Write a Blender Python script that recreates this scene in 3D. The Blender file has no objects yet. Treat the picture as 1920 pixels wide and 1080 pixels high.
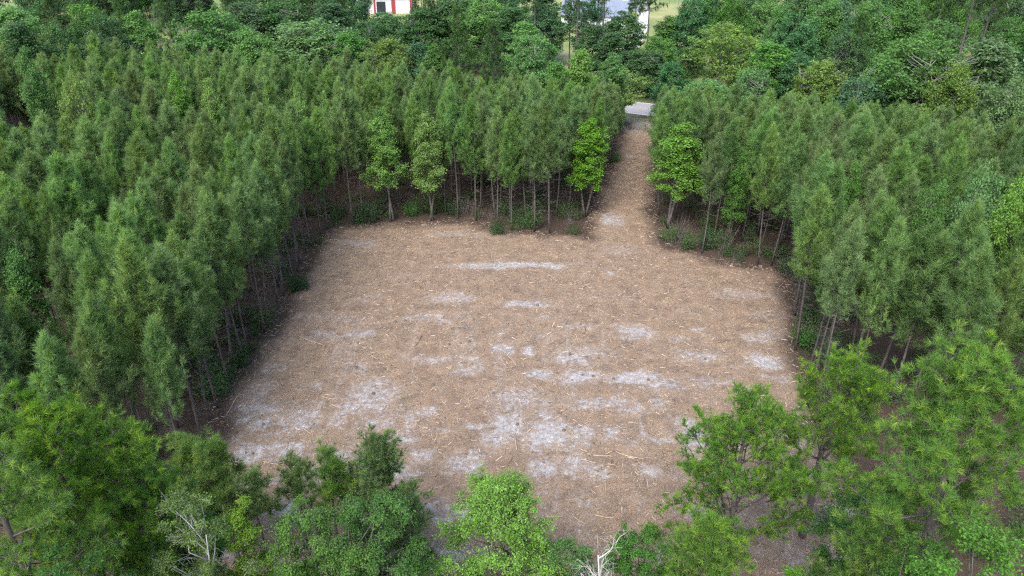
import bpy, math, random
import numpy as np
from mathutils import Vector

R = math.radians
random.seed(7)
rng = np.random.default_rng(11)
scene = bpy.context.scene
COL = scene.collection

# ------------------------------------------------------------------ camera, sky, sun, exposure
CAM_H, PITCH, HFOV = 30.0, 28.0, 70.0
FPX = 960.0 / math.tan(R(HFOV / 2))
cam_d = bpy.data.cameras.new("camera")
cam_d.sensor_width = 36.0
cam_d.lens = 18.0 / math.tan(R(HFOV / 2))
cam_d.clip_start, cam_d.clip_end = 0.5, 6000
cam = bpy.data.objects.new("camera", cam_d)
cam.location = (0, 0, CAM_H)
cam.rotation_euler = (R(90 - PITCH), 0, 0)
COL.objects.link(cam)
scene.camera = cam

SUN_EL, SUN_AZ = 50.0, 205.0          # azimuth clockwise from +Y
world = bpy.data.worlds.new("World")
scene.world = world
world.use_nodes = True
wn = world.node_tree
wn.nodes.clear()
wo = wn.nodes.new("ShaderNodeOutputWorld")
wb = wn.nodes.new("ShaderNodeBackground")
ws = wn.nodes.new("ShaderNodeTexSky")
ws.sky_type = 'NISHITA'
ws.sun_disc = False
ws.sun_elevation = R(SUN_EL)
ws.sun_rotation = R(SUN_AZ)
ws.air_density = 1.0
ws.dust_density = 2.6
ws.ozone_density = 1.0
wb.inputs[1].default_value = 0.15
wn.links.new(ws.outputs[0], wb.inputs[0])
wn.links.new(wb.outputs[0], wo.inputs[0])
sun_d = bpy.data.lights.new("sun", 'SUN')
sun_d.energy = 1.5
sun_d.angle = R(40)
sun_d.color = (1.0, 0.98, 0.95)
sun = bpy.data.objects.new("sun", sun_d)
sd = Vector((math.sin(R(SUN_AZ)) * math.cos(R(SUN_EL)), math.cos(R(SUN_AZ)) * math.cos(R(SUN_EL)), math.sin(R(SUN_EL))))
sun.rotation_euler = sd.to_track_quat('Z', 'Y').to_euler()
sun.location = (0, 0, 80)
COL.objects.link(sun)
scene.view_settings.view_transform = 'Standard'
scene.view_settings.look = 'None'
scene.view_settings.gamma = 1.0
scene.view_settings.exposure = 1.52
scene.view_settings.use_curve_mapping = False
scene.render.engine = 'CYCLES'
scene.cycles.max_bounces = 7
scene.cycles.diffuse_bounces = 3
scene.cycles.transmission_bounces = 5
scene.cycles.use_adaptive_sampling = True
scene.cycles.adaptive_threshold = 0.02
scene.cycles.use_denoising = False
scene.cycles.filter_width = 1.3
scene.cycles.transparent_max_bounces = 4
scene.cycles.caustics_reflective = False
scene.cycles.caustics_refractive = False


# ------------------------------------------------------------------ survey helpers (photo pixel -> place on the ground)
def ray(x, y):
    u, v = (x - 960) / FPX, (y - 540) / FPX
    c, s = math.cos(R(PITCH)), math.sin(R(PITCH))
    return np.array([u, c - v * s, -s - v * c])


def P(x, y, z=0.0):
    d = ray(x, y)
    t = (z - CAM_H) / d[2]
    return np.array([d[0] * t, d[1] * t, z])


def AT(x, y, dist):
    """point on the sight line of a pixel at ground distance dist from the camera"""
    d = ray(x, y)
    t = dist / math.hypot(d[0], d[1])
    return np.array([d[0] * t, d[1] * t, CAM_H + d[2] * t])


def proj(p):
    c, s = math.cos(R(PITCH)), math.sin(R(PITCH))
    dz = p[2] - CAM_H
    dep = p[1] * c - dz * s
    return 960 + FPX * p[0] / dep, 540 - FPX * (p[1] * s + dz * c) / dep, dep


# ------------------------------------------------------------------ mesh helpers
def unit(a):
    return a / np.maximum(np.linalg.norm(a, axis=-1, keepdims=True), 1e-9)


def rand_dirs(n, g=rng):
    return unit(g.normal(size=(n, 3)))


class Geo:
    def __init__(self):
        self.v, self.f, self.t, self.m, self.n = [], [], [], [], 0

    def add(self, v, f, tint=None, mat=0):
        v = np.asarray(v, float)
        f = np.asarray(f, int)
        self.v.append(v)
        self.f.append(f + self.n)
        self.t.append(np.full(len(v), 0.5) if tint is None else np.asarray(tint, float))
        self.m.append(np.full(len(f), mat, int))
        self.n += len(v)

    def join(self, o, mat=0):
        for v, f, t in zip(o.v, o.f, o.t):
            pass
        V, F, T = np.concatenate(o.v), np.concatenate(o.f), np.concatenate(o.t)
        self.add(V, F, T, mat)

    def tube(self, pts, rad, sides=6, tint=None, mat=0):
        pts = np.asarray(pts, float)
        n = len(pts)
        d = unit(np.gradient(pts, axis=0))
        ref = np.array([0.31, 0.95, 0.05]) if abs(d[0][2]) > 0.7 else np.array([0.05, 0.1, 1.0])
        a = unit(np.cross(d, ref))
        b = np.cross(d, a)
        ang = np.linspace(0, 2 * math.pi, sides, endpoint=False)
        rad = np.asarray(rad, float).reshape(n, 1, 1)
        V = pts[:, None, :] + rad * (np.cos(ang)[None, :, None] * a[:, None, :] + np.sin(ang)[None, :, None] * b[:, None, :])
        V = V.reshape(-1, 3)
        i = np.arange(n - 1)[:, None] * sides
        j = np.arange(sides)[None, :]
        k = (j + 1) % sides
        q0, q1, q2, q3 = (i + j).ravel(), (i + k).ravel(), (i + sides + k).ravel(), (i + sides + j).ravel()
        F = np.concatenate([np.stack([q0, q1, q2], 1), np.stack([q0, q2, q3], 1)])
        caps = [[0, s + 1, s] for s in range(1, sides - 1)] + [[(n - 1) * sides, (n - 1) * sides + s, (n - 1) * sides + s + 1] for s in range(1, sides - 1)]
        F = np.concatenate([F, np.array(caps)])
        self.add(V, F, None if tint is None else np.full(len(V), tint), mat)

    def sticks(self, s, e, r0, r1, tint=None, mat=0):
        """many straight three-sided tapering twigs at once"""
        s, e = np.asarray(s, float), np.asarray(e, float)
        n = len(s)
        if n == 0:
            return
        r0 = np.broadcast_to(np.asarray(r0, float), (n,))
        r1 = np.broadcast_to(np.asarray(r1, float), (n,))
        d = unit(e - s)
        ref = np.where(np.abs(d[:, 2:3]) > 0.8, np.array([[1.0, 0, 0]]), np.array([[0, 0, 1.0]]))
        a = unit(np.cross(d, ref))
        b = np.cross(d, a)
        V = np.zeros((n, 6, 3))
        for k in range(3):
            w = a * math.cos(k * 2.094) + b * math.sin(k * 2.094)
            V[:, k] = s + w * r0[:, None]
            V[:, 3 + k] = e + w * r1[:, None]
        base = np.array([[0, 1, 4], [0, 4, 3], [1, 2, 5], [1, 5, 4], [2, 0, 3], [2, 3, 5], [0, 2, 1], [3, 4, 5]])
        F = (np.arange(n)[:, None, None] * 6 + base[None]).reshape(-1, 3)
        T = None if tint is None else np.repeat(np.broadcast_to(tint, (n,)), 6)
        self.add(V.reshape(-1, 3), F, T, mat)

    def needles(self, pos, axis, L, k, width, g, tint, mat=0, spread=(0.25, 1.15), shoot=0.12):
        """needle tufts: k narrow blades fanning from a short shoot at each position"""
        n = len(pos)
        if n == 0:
            return
        pos, axis = np.repeat(pos, k, 0), np.repeat(unit(axis), k, 0)
        N = n * k
        side = g.normal(size=(N, 3))
        side = unit(side - axis * (side * axis).sum(1, keepdims=True))
        th = g.uniform(spread[0], spread[1], N)[:, None]
        d = axis * np.cos(th) + side * np.sin(th)
        ln = (L * g.uniform(0.7, 1.2, N))[:, None]
        b = pos + axis * g.uniform(-shoot, shoot, N)[:, None]
        w = unit(np.cross(d, g.normal(size=(N, 3)))) * (width * g.uniform(0.7, 1.3, N))[:, None] * 0.5
        V = np.stack([b - w, b + w, b + d * ln], 1).reshape(-1, 3)
        F = np.arange(N * 3).reshape(-1, 3)
        T = np.repeat(np.clip(np.repeat(tint, k) + g.normal(0, 0.08, N), 0, 1), 3)
        self.add(V, F, T, mat)

    def leaves(self, pos, normal, size, g, tint, mat=0, aspect=0.62):
        n = len(pos)
        if n == 0:
            return
        nrm = unit(normal)
        d = g.normal(size=(n, 3))
        d = unit(d - nrm * (d * nrm).sum(1, keepdims=True))
        w = np.cross(nrm, d)
        s = (size * g.uniform(0.65, 1.3, n))[:, None]
        fold = nrm * s * 0.12
        V = np.stack([pos - d * s * 0.5, pos + w * s * 0.5 * aspect + fold, pos + d * s * 0.5 - nrm * s * 0.1, pos - w * s * 0.5 * aspect + fold], 1).reshape(-1, 3)
        i = np.arange(n)[:, None] * 4
        F = np.concatenate([i + np.array([[0, 1, 2]]), i + np.array([[0, 2, 3]])])
        self.add(V, F, np.repeat(np.clip(tint, 0, 1), 4), mat)

    def box(self, c, s, rz=0.0, mat=0):
        x, y, z = np.array(s) / 2.0
        V = np.array([[-x, -y, -z], [x, -y, -z], [x, y, -z], [-x, y, -z], [-x, -y, z], [x, -y, z], [x, y, z], [-x, y, z]])
        cr, sr = math.cos(rz), math.sin(rz)
        V = V @ np.array([[cr, sr, 0], [-sr, cr, 0], [0, 0, 1]]) + np.array(c)
        F = [[0, 2, 1], [0, 3, 2], [4, 5, 6], [4, 6, 7], [0, 1, 5], [0, 5, 4], [1, 2, 6], [1, 6, 5], [2, 3, 7], [2, 7, 6], [3, 0, 4], [3, 4, 7]]
        self.add(V, F, None, mat)

    def mesh(self, name, mats, smooth=False):
        V, F = np.concatenate(self.v).astype(np.float32), np.concatenate(self.f).astype(np.int32)
        T, M = np.concatenate(self.t).astype(np.float32), np.concatenate(self.m).astype(np.int32)
        me = bpy.data.meshes.new(name)
        me.vertices.add(len(V))
        me.vertices.foreach_set("co", V.ravel())
        me.loops.add(F.size)
        me.loops.foreach_set("vertex_index", F.ravel())
        me.polygons.add(len(F))
        me.polygons.foreach_set("loop_start", np.arange(0, F.size, 3, dtype=np.int32))
        me.polygons.foreach_set("loop_total", np.full(len(F), 3, np.int32))
        if not isinstance(mats, (list, tuple)):
            mats = [mats]
        for m in mats:
            me.materials.append(m)
        me.polygons.foreach_set("material_index", M)
        me.polygons.foreach_set("use_smooth", np.full(len(F), smooth))
        at = me.attributes.new("tint", 'FLOAT', 'POINT')
        at.data.foreach_set("value", T)
        me.update()
        return me


def link(name, data, parent=None, loc=None, rz=0.0, scale=None, color=None):
    o = bpy.data.objects.new(name, data)
    COL.objects.link(o)
    if parent is not None:
        o.parent = parent
    if loc is not None:
        o.location = loc
    o.rotation_euler = (0, 0, rz)
    if scale is not None:
        o.scale = scale
    if color is not None:
        o.color = (*color, 1)
    return o


def tag(o, label=None, cat=None, group=None, kind=None):
    if label:
        o["label"] = label
    if cat:
        o["category"] = cat
    if group:
        o["group"] = group
    if kind:
        o["kind"] = kind
    return o


# ------------------------------------------------------------------ materials
def new_mat(name):
    m = bpy.data.materials.new(name)
    m.use_nodes = True
    nt = m.node_tree
    nt.nodes.clear()
    out = nt.nodes.new("ShaderNodeOutputMaterial")
    return m, nt, out


def N(nt, typ, **kw):
    n = nt.nodes.new(typ)
    for k, v in kw.items():
        setattr(n, k, v)
    return n


def mathn(nt, op, a, b=None, c=None):
    n = nt.nodes.new("ShaderNodeMath")
    n.operation = op
    for i, x in enumerate((a, b, c)):
        if x is None:
            continue
        if isinstance(x, (int, float)):
            n.inputs[i].default_value = x
        else:
            nt.links.new(x, n.inputs[i])
    return n.outputs[0]


def mix(nt, fac, a, b, blend='MIX'):
    n = nt.nodes.new("ShaderNodeMix")
    n.data_type = 'RGBA'
    n.blend_type = blend
    for s, x in ((n.inputs[0], fac), (n.inputs[6], a), (n.inputs[7], b)):
        if isinstance(x, (int, float)):
            s.default_value = x
        elif isinstance(x, tuple):
            s.default_value = (*x, 1)
        else:
            nt.links.new(x, s)
    return n.outputs[2]


def ramp(nt, fac, stops):
    n = nt.nodes.new("ShaderNodeValToRGB")
    e = n.color_ramp.elements
    while len(e) > 1:
        e.remove(e[-1])
    e[0].position, e[0].color = stops[0][0], (*stops[0][1], 1)
    for p, c in stops[1:]:
        k = e.new(p)
        k.color = (*c, 1)
    nt.links.new(fac, n.inputs[0])
    return n.outputs[0]


def noise(nt, scale, detail=4, rough=0.6, vec=None, dim='3D'):
    n = nt.nodes.new("ShaderNodeTexNoise")
    n.noise_dimensions = dim
    n.inputs["Scale"].default_value = scale
    n.inputs["Detail"].default_value = detail
    n.inputs["Roughness"].default_value = rough
    if vec is not None:
        nt.links.new(vec, n.inputs["Vector"])
    return n.outputs[0]


def attr(nt, name):
    n = nt.nodes.new("ShaderNodeAttribute")
    n.attribute_name = name
    return n.outputs["Fac"]


def foliage_mat(name, dark, mid, light, transl=0.35, use_color=False, hue=0.03, rough=0.6, spec=0.25, vr=0.36):
    m, nt, out = new_mat(name)
    t = attr(nt, "tint")
    col = ramp(nt, t, [(0.0, dark), (0.5, mid), (1.0, light)])
    oi = N(nt, "ShaderNodeObjectInfo")
    if use_color:
        col = mix(nt, 1.0, col, oi.outputs["Color"], 'MULTIPLY')
    hsv = N(nt, "ShaderNodeHueSaturation")
    nt.links.new(mathn(nt, 'MULTIPLY_ADD', oi.outputs["Random"], hue, 0.5 - hue / 2), hsv.inputs["Hue"])
    r2 = mathn(nt, 'FRACT', mathn(nt, 'MULTIPLY', oi.outputs["Random"], 37.7))
    nt.links.new(mathn(nt, 'MULTIPLY_ADD', r2, vr, 1.0 - vr / 2), hsv.inputs["Value"])
    r3 = mathn(nt, 'FRACT', mathn(nt, 'MULTIPLY', oi.outputs["Random"], 91.3))
    nt.links.new(mathn(nt, 'MULTIPLY_ADD', r3, 0.25, 0.85), hsv.inputs["Saturation"])
    nt.links.new(col, hsv.inputs["Color"])
    b = N(nt, "ShaderNodeBsdfPrincipled")
    nt.links.new(hsv.outputs[0], b.inputs["Base Color"])
    b.inputs["Roughness"].default_value = rough
    b.inputs["Specular IOR Level"].default_value = spec
    tr = N(nt, "ShaderNodeBsdfTranslucent")
    nt.links.new(mix(nt, 1.0, hsv.outputs[0], (1.15, 1.1, 0.6), 'MULTIPLY'), tr.inputs[0])
    ms = N(nt, "ShaderNodeMixShader")
    ms.inputs[0].default_value = transl
    nt.links.new(b.outputs[0], ms.inputs[1])
    nt.links.new(tr.outputs[0], ms.inputs[2])
    nt.links.new(ms.outputs[0], out.inputs[0])
    return m


def bark_mat(name, c0, c1, scale=6.0):
    m, nt, out = new_mat(name)
    tc = N(nt, "ShaderNodeTexCoord")
    mp = N(nt, "ShaderNodeMapping")
    mp.inputs["Scale"].default_value = (1, 1, 0.25)
    nt.links.new(tc.outputs["Object"], mp.inputs[0])
    n = noise(nt, scale, 5, 0.7, mp.outputs[0])
    col = ramp(nt, n, [(0.3, c0), (0.7, c1)])
    b = N(nt, "ShaderNodeBsdfPrincipled")
    nt.links.new(col, b.inputs["Base Color"])
    b.inputs["Roughness"].default_value = 0.9
    bp = N(nt, "ShaderNodeBump")
    bp.inputs["Strength"].default_value = 0.6
    bp.inputs["Distance"].default_value = 0.03
    nt.links.new(n, bp.inputs["Height"])
    nt.links.new(bp.outputs[0], b.inputs["Normal"])
    nt.links.new(b.outputs[0], out.inputs[0])
    return m


def plain_mat(name, c0, c1=None, scale=3.0, rough=0.7, metal=0.0):
    m, nt, out = new_mat(name)
    b = N(nt, "ShaderNodeBsdfPrincipled")
    tc = N(nt, "ShaderNodeTexCoord")
    n = noise(nt, scale, 5, 0.65, tc.outputs["Object"])
    c1 = c1 or tuple(x * 0.8 for x in c0)
    nt.links.new(ramp(nt, n, [(0.3, c1), (0.7, c0)]), b.inputs["Base Color"])
    b.inputs["Roughness"].default_value = rough
    b.inputs["Metallic"].default_value = metal
    nt.links.new(b.outputs[0], out.inputs[0])
    return m


M = {}
M['pine'] = foliage_mat("young_pine_needles", (0.098, 0.172, 0.066), (0.165, 0.285, 0.098), (0.255, 0.385, 0.120), 0.52, hue=0.03)
M['bigpine'] = foliage_mat("mature_pine_needles", (0.065, 0.138, 0.038), (0.122, 0.228, 0.056), (0.265, 0.370, 0.075), 0.5, use_color=True, hue=0.01, vr=0.1)
M['leaf'] = foliage_mat("broadleaf", (0.55, 0.55, 0.55), (1.0, 1.0, 1.0), (1.6, 1.5, 1.2), 0.45, use_color=True, hue=0.015, vr=0.16)
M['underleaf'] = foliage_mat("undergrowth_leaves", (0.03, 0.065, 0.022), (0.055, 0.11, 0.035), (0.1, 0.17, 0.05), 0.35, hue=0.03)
M['bark'] = bark_mat("pine_bark", (0.035, 0.030, 0.027), (0.125, 0.105, 0.097))
M['greybark'] = bark_mat("grey_bark", (0.09, 0.085, 0.08), (0.24, 0.23, 0.21))
M['deadwood'] = bark_mat("dead_grey_wood", (0.22, 0.21, 0.20), (0.5, 0.48, 0.45))
M['deadtwig'] = bark_mat("dead_twigs", (0.06, 0.05, 0.042), (0.15, 0.13, 0.115))
M['log'] = bark_mat("weathered_stick", (0.10, 0.07, 0.05), (0.42, 0.31, 0.2), 4.0)
M['paleLog'] = bark_mat("peeled_stick", (0.24, 0.175, 0.12), (0.50, 0.40, 0.29), 4.0)
M['stump'] = bark_mat("cut_stump_wood", (0.06, 0.048, 0.04), (0.2, 0.16, 0.13), 5.0)


# ------------------------------------------------------------------ the clearing outline on the ground
OUT_PX = [(398, 960), (398, 845), (430, 745), (492, 645), (537, 592), (578, 505), (602, 455), (642, 428), (760, 422), (880, 415), (940, 436), (1020, 442), (1103, 446),
          (1113, 400), (1138, 330), (1163, 270), (1172, 222), (1246, 222), (1232, 270), (1224, 330), (1222, 400), (1232, 458), (1320, 486), (1400, 502), (1462, 512), (1482, 560),
          (1472, 640), (1490, 700), (1530, 800), (1590, 900), (1680, 1060)]
POLY = [tuple(P(x, y)[:2]) for x, y in OUT_PX]
POLY += [(17.5, 14.0), (-13.5, 14.0)]
POLY = np.array(POLY)


def signed_dist(pts):
    """>0 inside the clearing"""
    pts = np.asarray(pts, float)
    n = len(POLY)
    ins = np.zeros(len(pts), bool)
    dmin = np.full(len(pts), 1e9)
    for i in range(n):
        a, b = POLY[i], POLY[(i + 1) % n]
        cond = ((a[1] > pts[:, 1]) != (b[1] > pts[:, 1]))
        xi = (b[0] - a[0]) * (pts[:, 1] - a[1]) / (b[1] - a[1] + 1e-12) + a[0]
        ins ^= cond & (pts[:, 0] < xi)
        ab = b - a
        t = np.clip(((pts - a) @ ab) / (ab @ ab), 0, 1)
        dmin = np.minimum(dmin, np.linalg.norm(pts - (a + t[:, None] * ab), axis=1))
    return np.where(ins, dmin, -dmin)


# value noise in numpy
_perm = rng.random((257, 257))


def vnoise(x, y, s):
    x, y = np.asarray(x) * s + 1000.3, np.asarray(y) * s + 1000.7
    xi, yi = np.floor(x).astype(int), np.floor(y).astype(int)
    fx, fy = x - xi, y - yi
    fx, fy = fx * fx * (3 - 2 * fx), fy * fy * (3 - 2 * fy)
    g = lambda a, b: _perm[a % 257, b % 257]
    return (g(xi, yi) * (1 - fx) + g(xi + 1, yi) * fx) * (1 - fy) + (g(xi, yi + 1) * (1 - fx) + g(xi + 1, yi + 1) * fx) * fy


def fbm(x, y, s, o=4):
    r, a, t = 0, 1.0, 0
    for k in range(o):
        r = r + a * vnoise(x + 17.3 * k, y - 9.1 * k, s * 2 ** k)
        t += a
        a *= 0.55
    return r / t


# sandy patches scraped bare: centre px, size px, strength
SAND = [(960, 499, 200, 11, .95), (1040, 499, 50, 10, .8), (850, 562, 80, 24, .7), (985, 573, 90, 13, .85), (1137, 514, 22, 6, .8), (825, 603, 34, 16, .6),
        (655, 600, 70, 22, .45), (1185, 619, 72, 20, .9), (1085, 615, 70, 14, .5), (940, 655, 36, 20, .95), (993, 658, 24, 15, .95), (1085, 665, 110, 26, .6),
        (870, 695, 62, 30, .7), (675, 690, 42, 30, .5), (1010, 708, 48, 18, .95), (1090, 708, 75, 24, .95), (1185, 712, 85, 18, .95), (1310, 672, 90, 20, .65),
        (1440, 682, 72, 24, 1), (1390, 555, 120, 17, .55), (1420, 590, 60, 12, .4), (1312, 625, 22, 9, .8), (700, 740, 100, 38, .8), (445, 792, 46, 27, .95),
        (493, 798, 42, 22, .9), (563, 793, 72, 40, .75), (628, 793, 42, 32, .7), (467, 853, 84, 34, .9), (540, 847, 75, 34, .8), (710, 797, 55, 27, .7),
        (768, 800, 28, 34, .7), (876, 803, 42, 16, .85), (945, 797, 66, 46, 1), (1025, 812, 72, 50, .95), (965, 750, 95, 44, .7), (1028, 775, 42, 62, .65),
        (1130, 757, 120, 20, .75), (1085, 820, 54, 44, .75), (1150, 815, 48, 32, .75), (1213, 813, 18, 48, .75), (1240, 832, 50, 15, .8), (1292, 815, 44, 74, .9),
        (1240, 765, 42, 22, .6), (880, 870, 64, 54, .75), (798, 860, 44, 32, .75), (1015, 872, 42, 36, .85), (1070, 870, 54, 44, .75), (1222, 888, 54, 27, .7),
        (655, 855, 34, 28, .85), (760, 932, 34, 24, .85), (900, 940, 34, 32, .6), (1090, 935, 26, 70, .4), (675, 458, 80, 12, .6), (860, 440, 110, 13, .5),
        (1150, 414, 42, 22, .8), (1165, 470, 66, 22, .4), (1180, 296, 24, 6, .75), (1208, 236, 60, 14, .8), (480, 735, 64, 50, .5), (512, 690, 44, 22, .5),
        (440, 905, 90, 30, .7), (520, 905, 60, 24, .7), (610, 640, 60, 20, .4), (1010, 600, 80, 10, .3), (760, 520, 80, 14, .3), (1290, 590, 60, 12, .3),
        (1560, 780, 30, 24, .8), (1500, 905, 50, 30, .6), (1340, 715, 60, 20, .5), (1400, 735, 50, 22, .4), (1545, 1040, 60, 40, .5), (1530, 975, 40, 30, .6), (905, 520, 60, 8, .3)]


def sand_field(x, y):
    w1 = fbm(x, y, 0.55, 3) - 0.5
    w2 = fbm(x + 50, y + 31, 0.55, 3) - 0.5
    xx, yy = x + 1.5 * w1, y + 1.5 * w2
    s = np.zeros_like(x)
    for cx, cy, w, h, k in SAND:
        c = P(cx, cy)
        dep = proj(c)[2]
        hw = 0.5 * w * dep / FPX
        hd = 0.5 * abs(P(cx, cy - h / 2)[1] - P(cx, cy + h / 2)[1])
        qx, qy = np.abs(xx - c[0]) / hw, np.abs(yy - c[1]) / hd
        q = np.maximum(qx, qy) * 0.6 + np.hypot(qx, qy) * 0.4
        s = np.maximum(s, k * np.clip((1.55 - q) / 1.0, 0, 1))
    bed = 0.5 + 0.5 * np.cos((y + 0.8 * w1) * 2 * math.pi / 3.05 + 1.2)
    thin = np.clip((fbm(x * 0.8, y * 1.1, 0.45, 4) - 0.46) * 3.6, 0, 1) * np.clip((66 - y) / 20, 0.25, 1)
    s = np.maximum(0.95 * s, 0.85 * thin * (0.2 + 0.8 * bed))
    track = np.clip((fbm(x * 2.2 + 40, y * 0.18, 0.5, 3) - 0.56) * 4, 0, 1)
    s = np.maximum(s, 0.42 * track * np.clip((62 - y) / 14, 0, 1))
    return s


# ------------------------------------------------------------------ ground sheets
ROAD_A, ROAD_B = P(330, 93)[:2], P(1750, 257)[:2]
road_d = unit(ROAD_B - ROAD_A)
road_n = np.array([-road_d[1], road_d[0]])          # points away from the camera
road_c = P(1220, 206)[:2]


def road_off(x, y):
    return (x - road_c[0]) * road_n[0] + (y - road_c[1]) * road_n[1]


def ground_mats():
    # forest floor + clearing share one soil recipe, driven by attributes of the place
    m, nt, out = new_mat("mulch_and_sand")
    geo = N(nt, "ShaderNodeNewGeometry")
    pos = geo.outputs["Position"]
    sand, clear, green = attr(nt, "sand"), attr(nt, "clear"), attr(nt, "green")
    n1 = noise(nt, 0.35, 4, 0.6, pos)
    n2 = noise(nt, 3.2, 5, 0.75, pos)
    mp = N(nt, "ShaderNodeMapping")
    mp.inputs["Scale"].default_value = (9, 26, 9)
    mp.inputs["Rotation"].default_value = (0, 0, 0.5)
    nt.links.new(pos, mp.inputs[0])
    n3 = noise(nt, 1.0, 4, 0.8, mp.outputs[0])
    mp2 = N(nt, "ShaderNodeMapping")
    mp2.inputs["Scale"].default_value = (26, 8, 9)
    mp2.inputs["Rotation"].default_value = (0, 0, -0.3)
    nt.links.new(pos, mp2.inputs[0])
    n4 = noise(nt, 1.0, 4, 0.8, mp2.outputs[0])
    chips = mathn(nt, 'MAXIMUM', n3, n4)
    mulch = ramp(nt, chips, [(0.38, (0.07, 0.048, 0.033)), (0.50, (0.19, 0.140, 0.098)), (0.60, (0.34, 0.262, 0.185)), (0.72, (0.54, 0.44, 0.325))])
    mulch = mix(nt, mathn(nt, 'MULTIPLY', n1, 0.45), mulch, (0.27, 0.195, 0.155))
    tone = ramp(nt, noise(nt, 0.9, 4, 0.65, pos), [(0.3, (0.60, 0.58, 0.57)), (0.5, (0.82, 0.79, 0.765)), (0.7, (1.0, 0.955, 0.88))])
    mulch = mix(nt, 1.0, mulch, tone, 'MULTIPLY')
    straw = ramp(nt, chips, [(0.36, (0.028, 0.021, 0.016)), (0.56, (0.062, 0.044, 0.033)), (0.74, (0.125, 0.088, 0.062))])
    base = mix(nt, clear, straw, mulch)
    sandc = ramp(nt, n2, [(0.3, (0.16, 0.156, 0.16)), (0.5, (0.30, 0.295, 0.30)), (0.7, (0.45, 0.445, 0.45))])
    f = mathn(nt, 'ADD', sand, mathn(nt, 'MULTIPLY', mathn(nt, 'SUBTRACT', n2, 0.5), 2.0))
    f = mathn(nt, 'ADD', f, mathn(nt, 'MULTIPLY', mathn(nt, 'SUBTRACT', 0.52, chips), 2.4))
    f = mathn(nt, 'ADD', f, mathn(nt, 'MULTIPLY', mathn(nt, 'SUBTRACT', noise(nt, 9.0, 4, 0.7, pos), 0.5), 1.2))
    sf = N(nt, "ShaderNodeMapRange")
    sf.interpolation_type = 'SMOOTHSTEP'
    sf.inputs["From Min"].default_value = 0.15
    sf.inputs["From Max"].default_value = 1.15
    nt.links.new(f, sf.inputs[0])
    base = mix(nt, mathn(nt, 'MULTIPLY', sf.outputs[0], 0.9), base, sandc)
    grassc = ramp(nt, n2, [(0.3, (0.06, 0.075, 0.03)), (0.7, (0.16, 0.19, 0.075))])
    gf = mathn(nt, 'MULTIPLY', green, mathn(nt, 'ADD', n2, 0.35))
    base = mix(nt, gf, base, grassc)
    b = N(nt, "ShaderNodeBsdfPrincipled")
    nt.links.new(base, b.inputs["Base Color"])
    b.inputs["Roughness"].default_value = 0.95
    b.inputs["Specular IOR Level"].default_value = 0.1
    bp = N(nt, "ShaderNodeBump")
    bp.inputs["Strength"].default_value = 0.8
    bp.inputs["Distance"].default_value = 0.05
    nt.links.new(chips, bp.inputs["Height"])
    nt.links.new(bp.outputs[0], b.inputs["Normal"])
    nt.links.new(b.outputs[0], out.inputs[0])
    M['soil'] = m
    # fields
    m, nt, out = new_mat("field_grass")
    geo = N(nt, "ShaderNodeNewGeometry")
    a = noise(nt, 0.05, 5, 0.6, geo.outputs["Position"])
    c = noise(nt, 1.2, 5, 0.7, geo.outputs["Position"])
    col = ramp(nt, a, [(0.35, (0.13, 0.19, 0.045)), (0.5, (0.22, 0.25, 0.08)), (0.65, (0.36, 0.31, 0.15))])
    col = mix(nt, mathn(nt, 'MULTIPLY', c, 0.5), col, (0.12, 0.15, 0.05))
    b = N(nt, "ShaderNodeBsdfPrincipled")
    nt.links.new(col, b.inputs["Base Color"])
    b.inputs["Roughness"].default_value = 0.95
    nt.links.new(b.outputs[0], out.inputs[0])
    M['field'] = m


ground_mats()

g = Geo()
s = 2500.0
g.add([[-s, -400, -0.03], [s, -400, -0.03], [s, s, -0.03], [-s, s, -0.03]], [[0, 1, 2], [0, 2, 3]])
tag(link("ground", g.mesh("ground", M['field'])), kind="structure")


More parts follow.
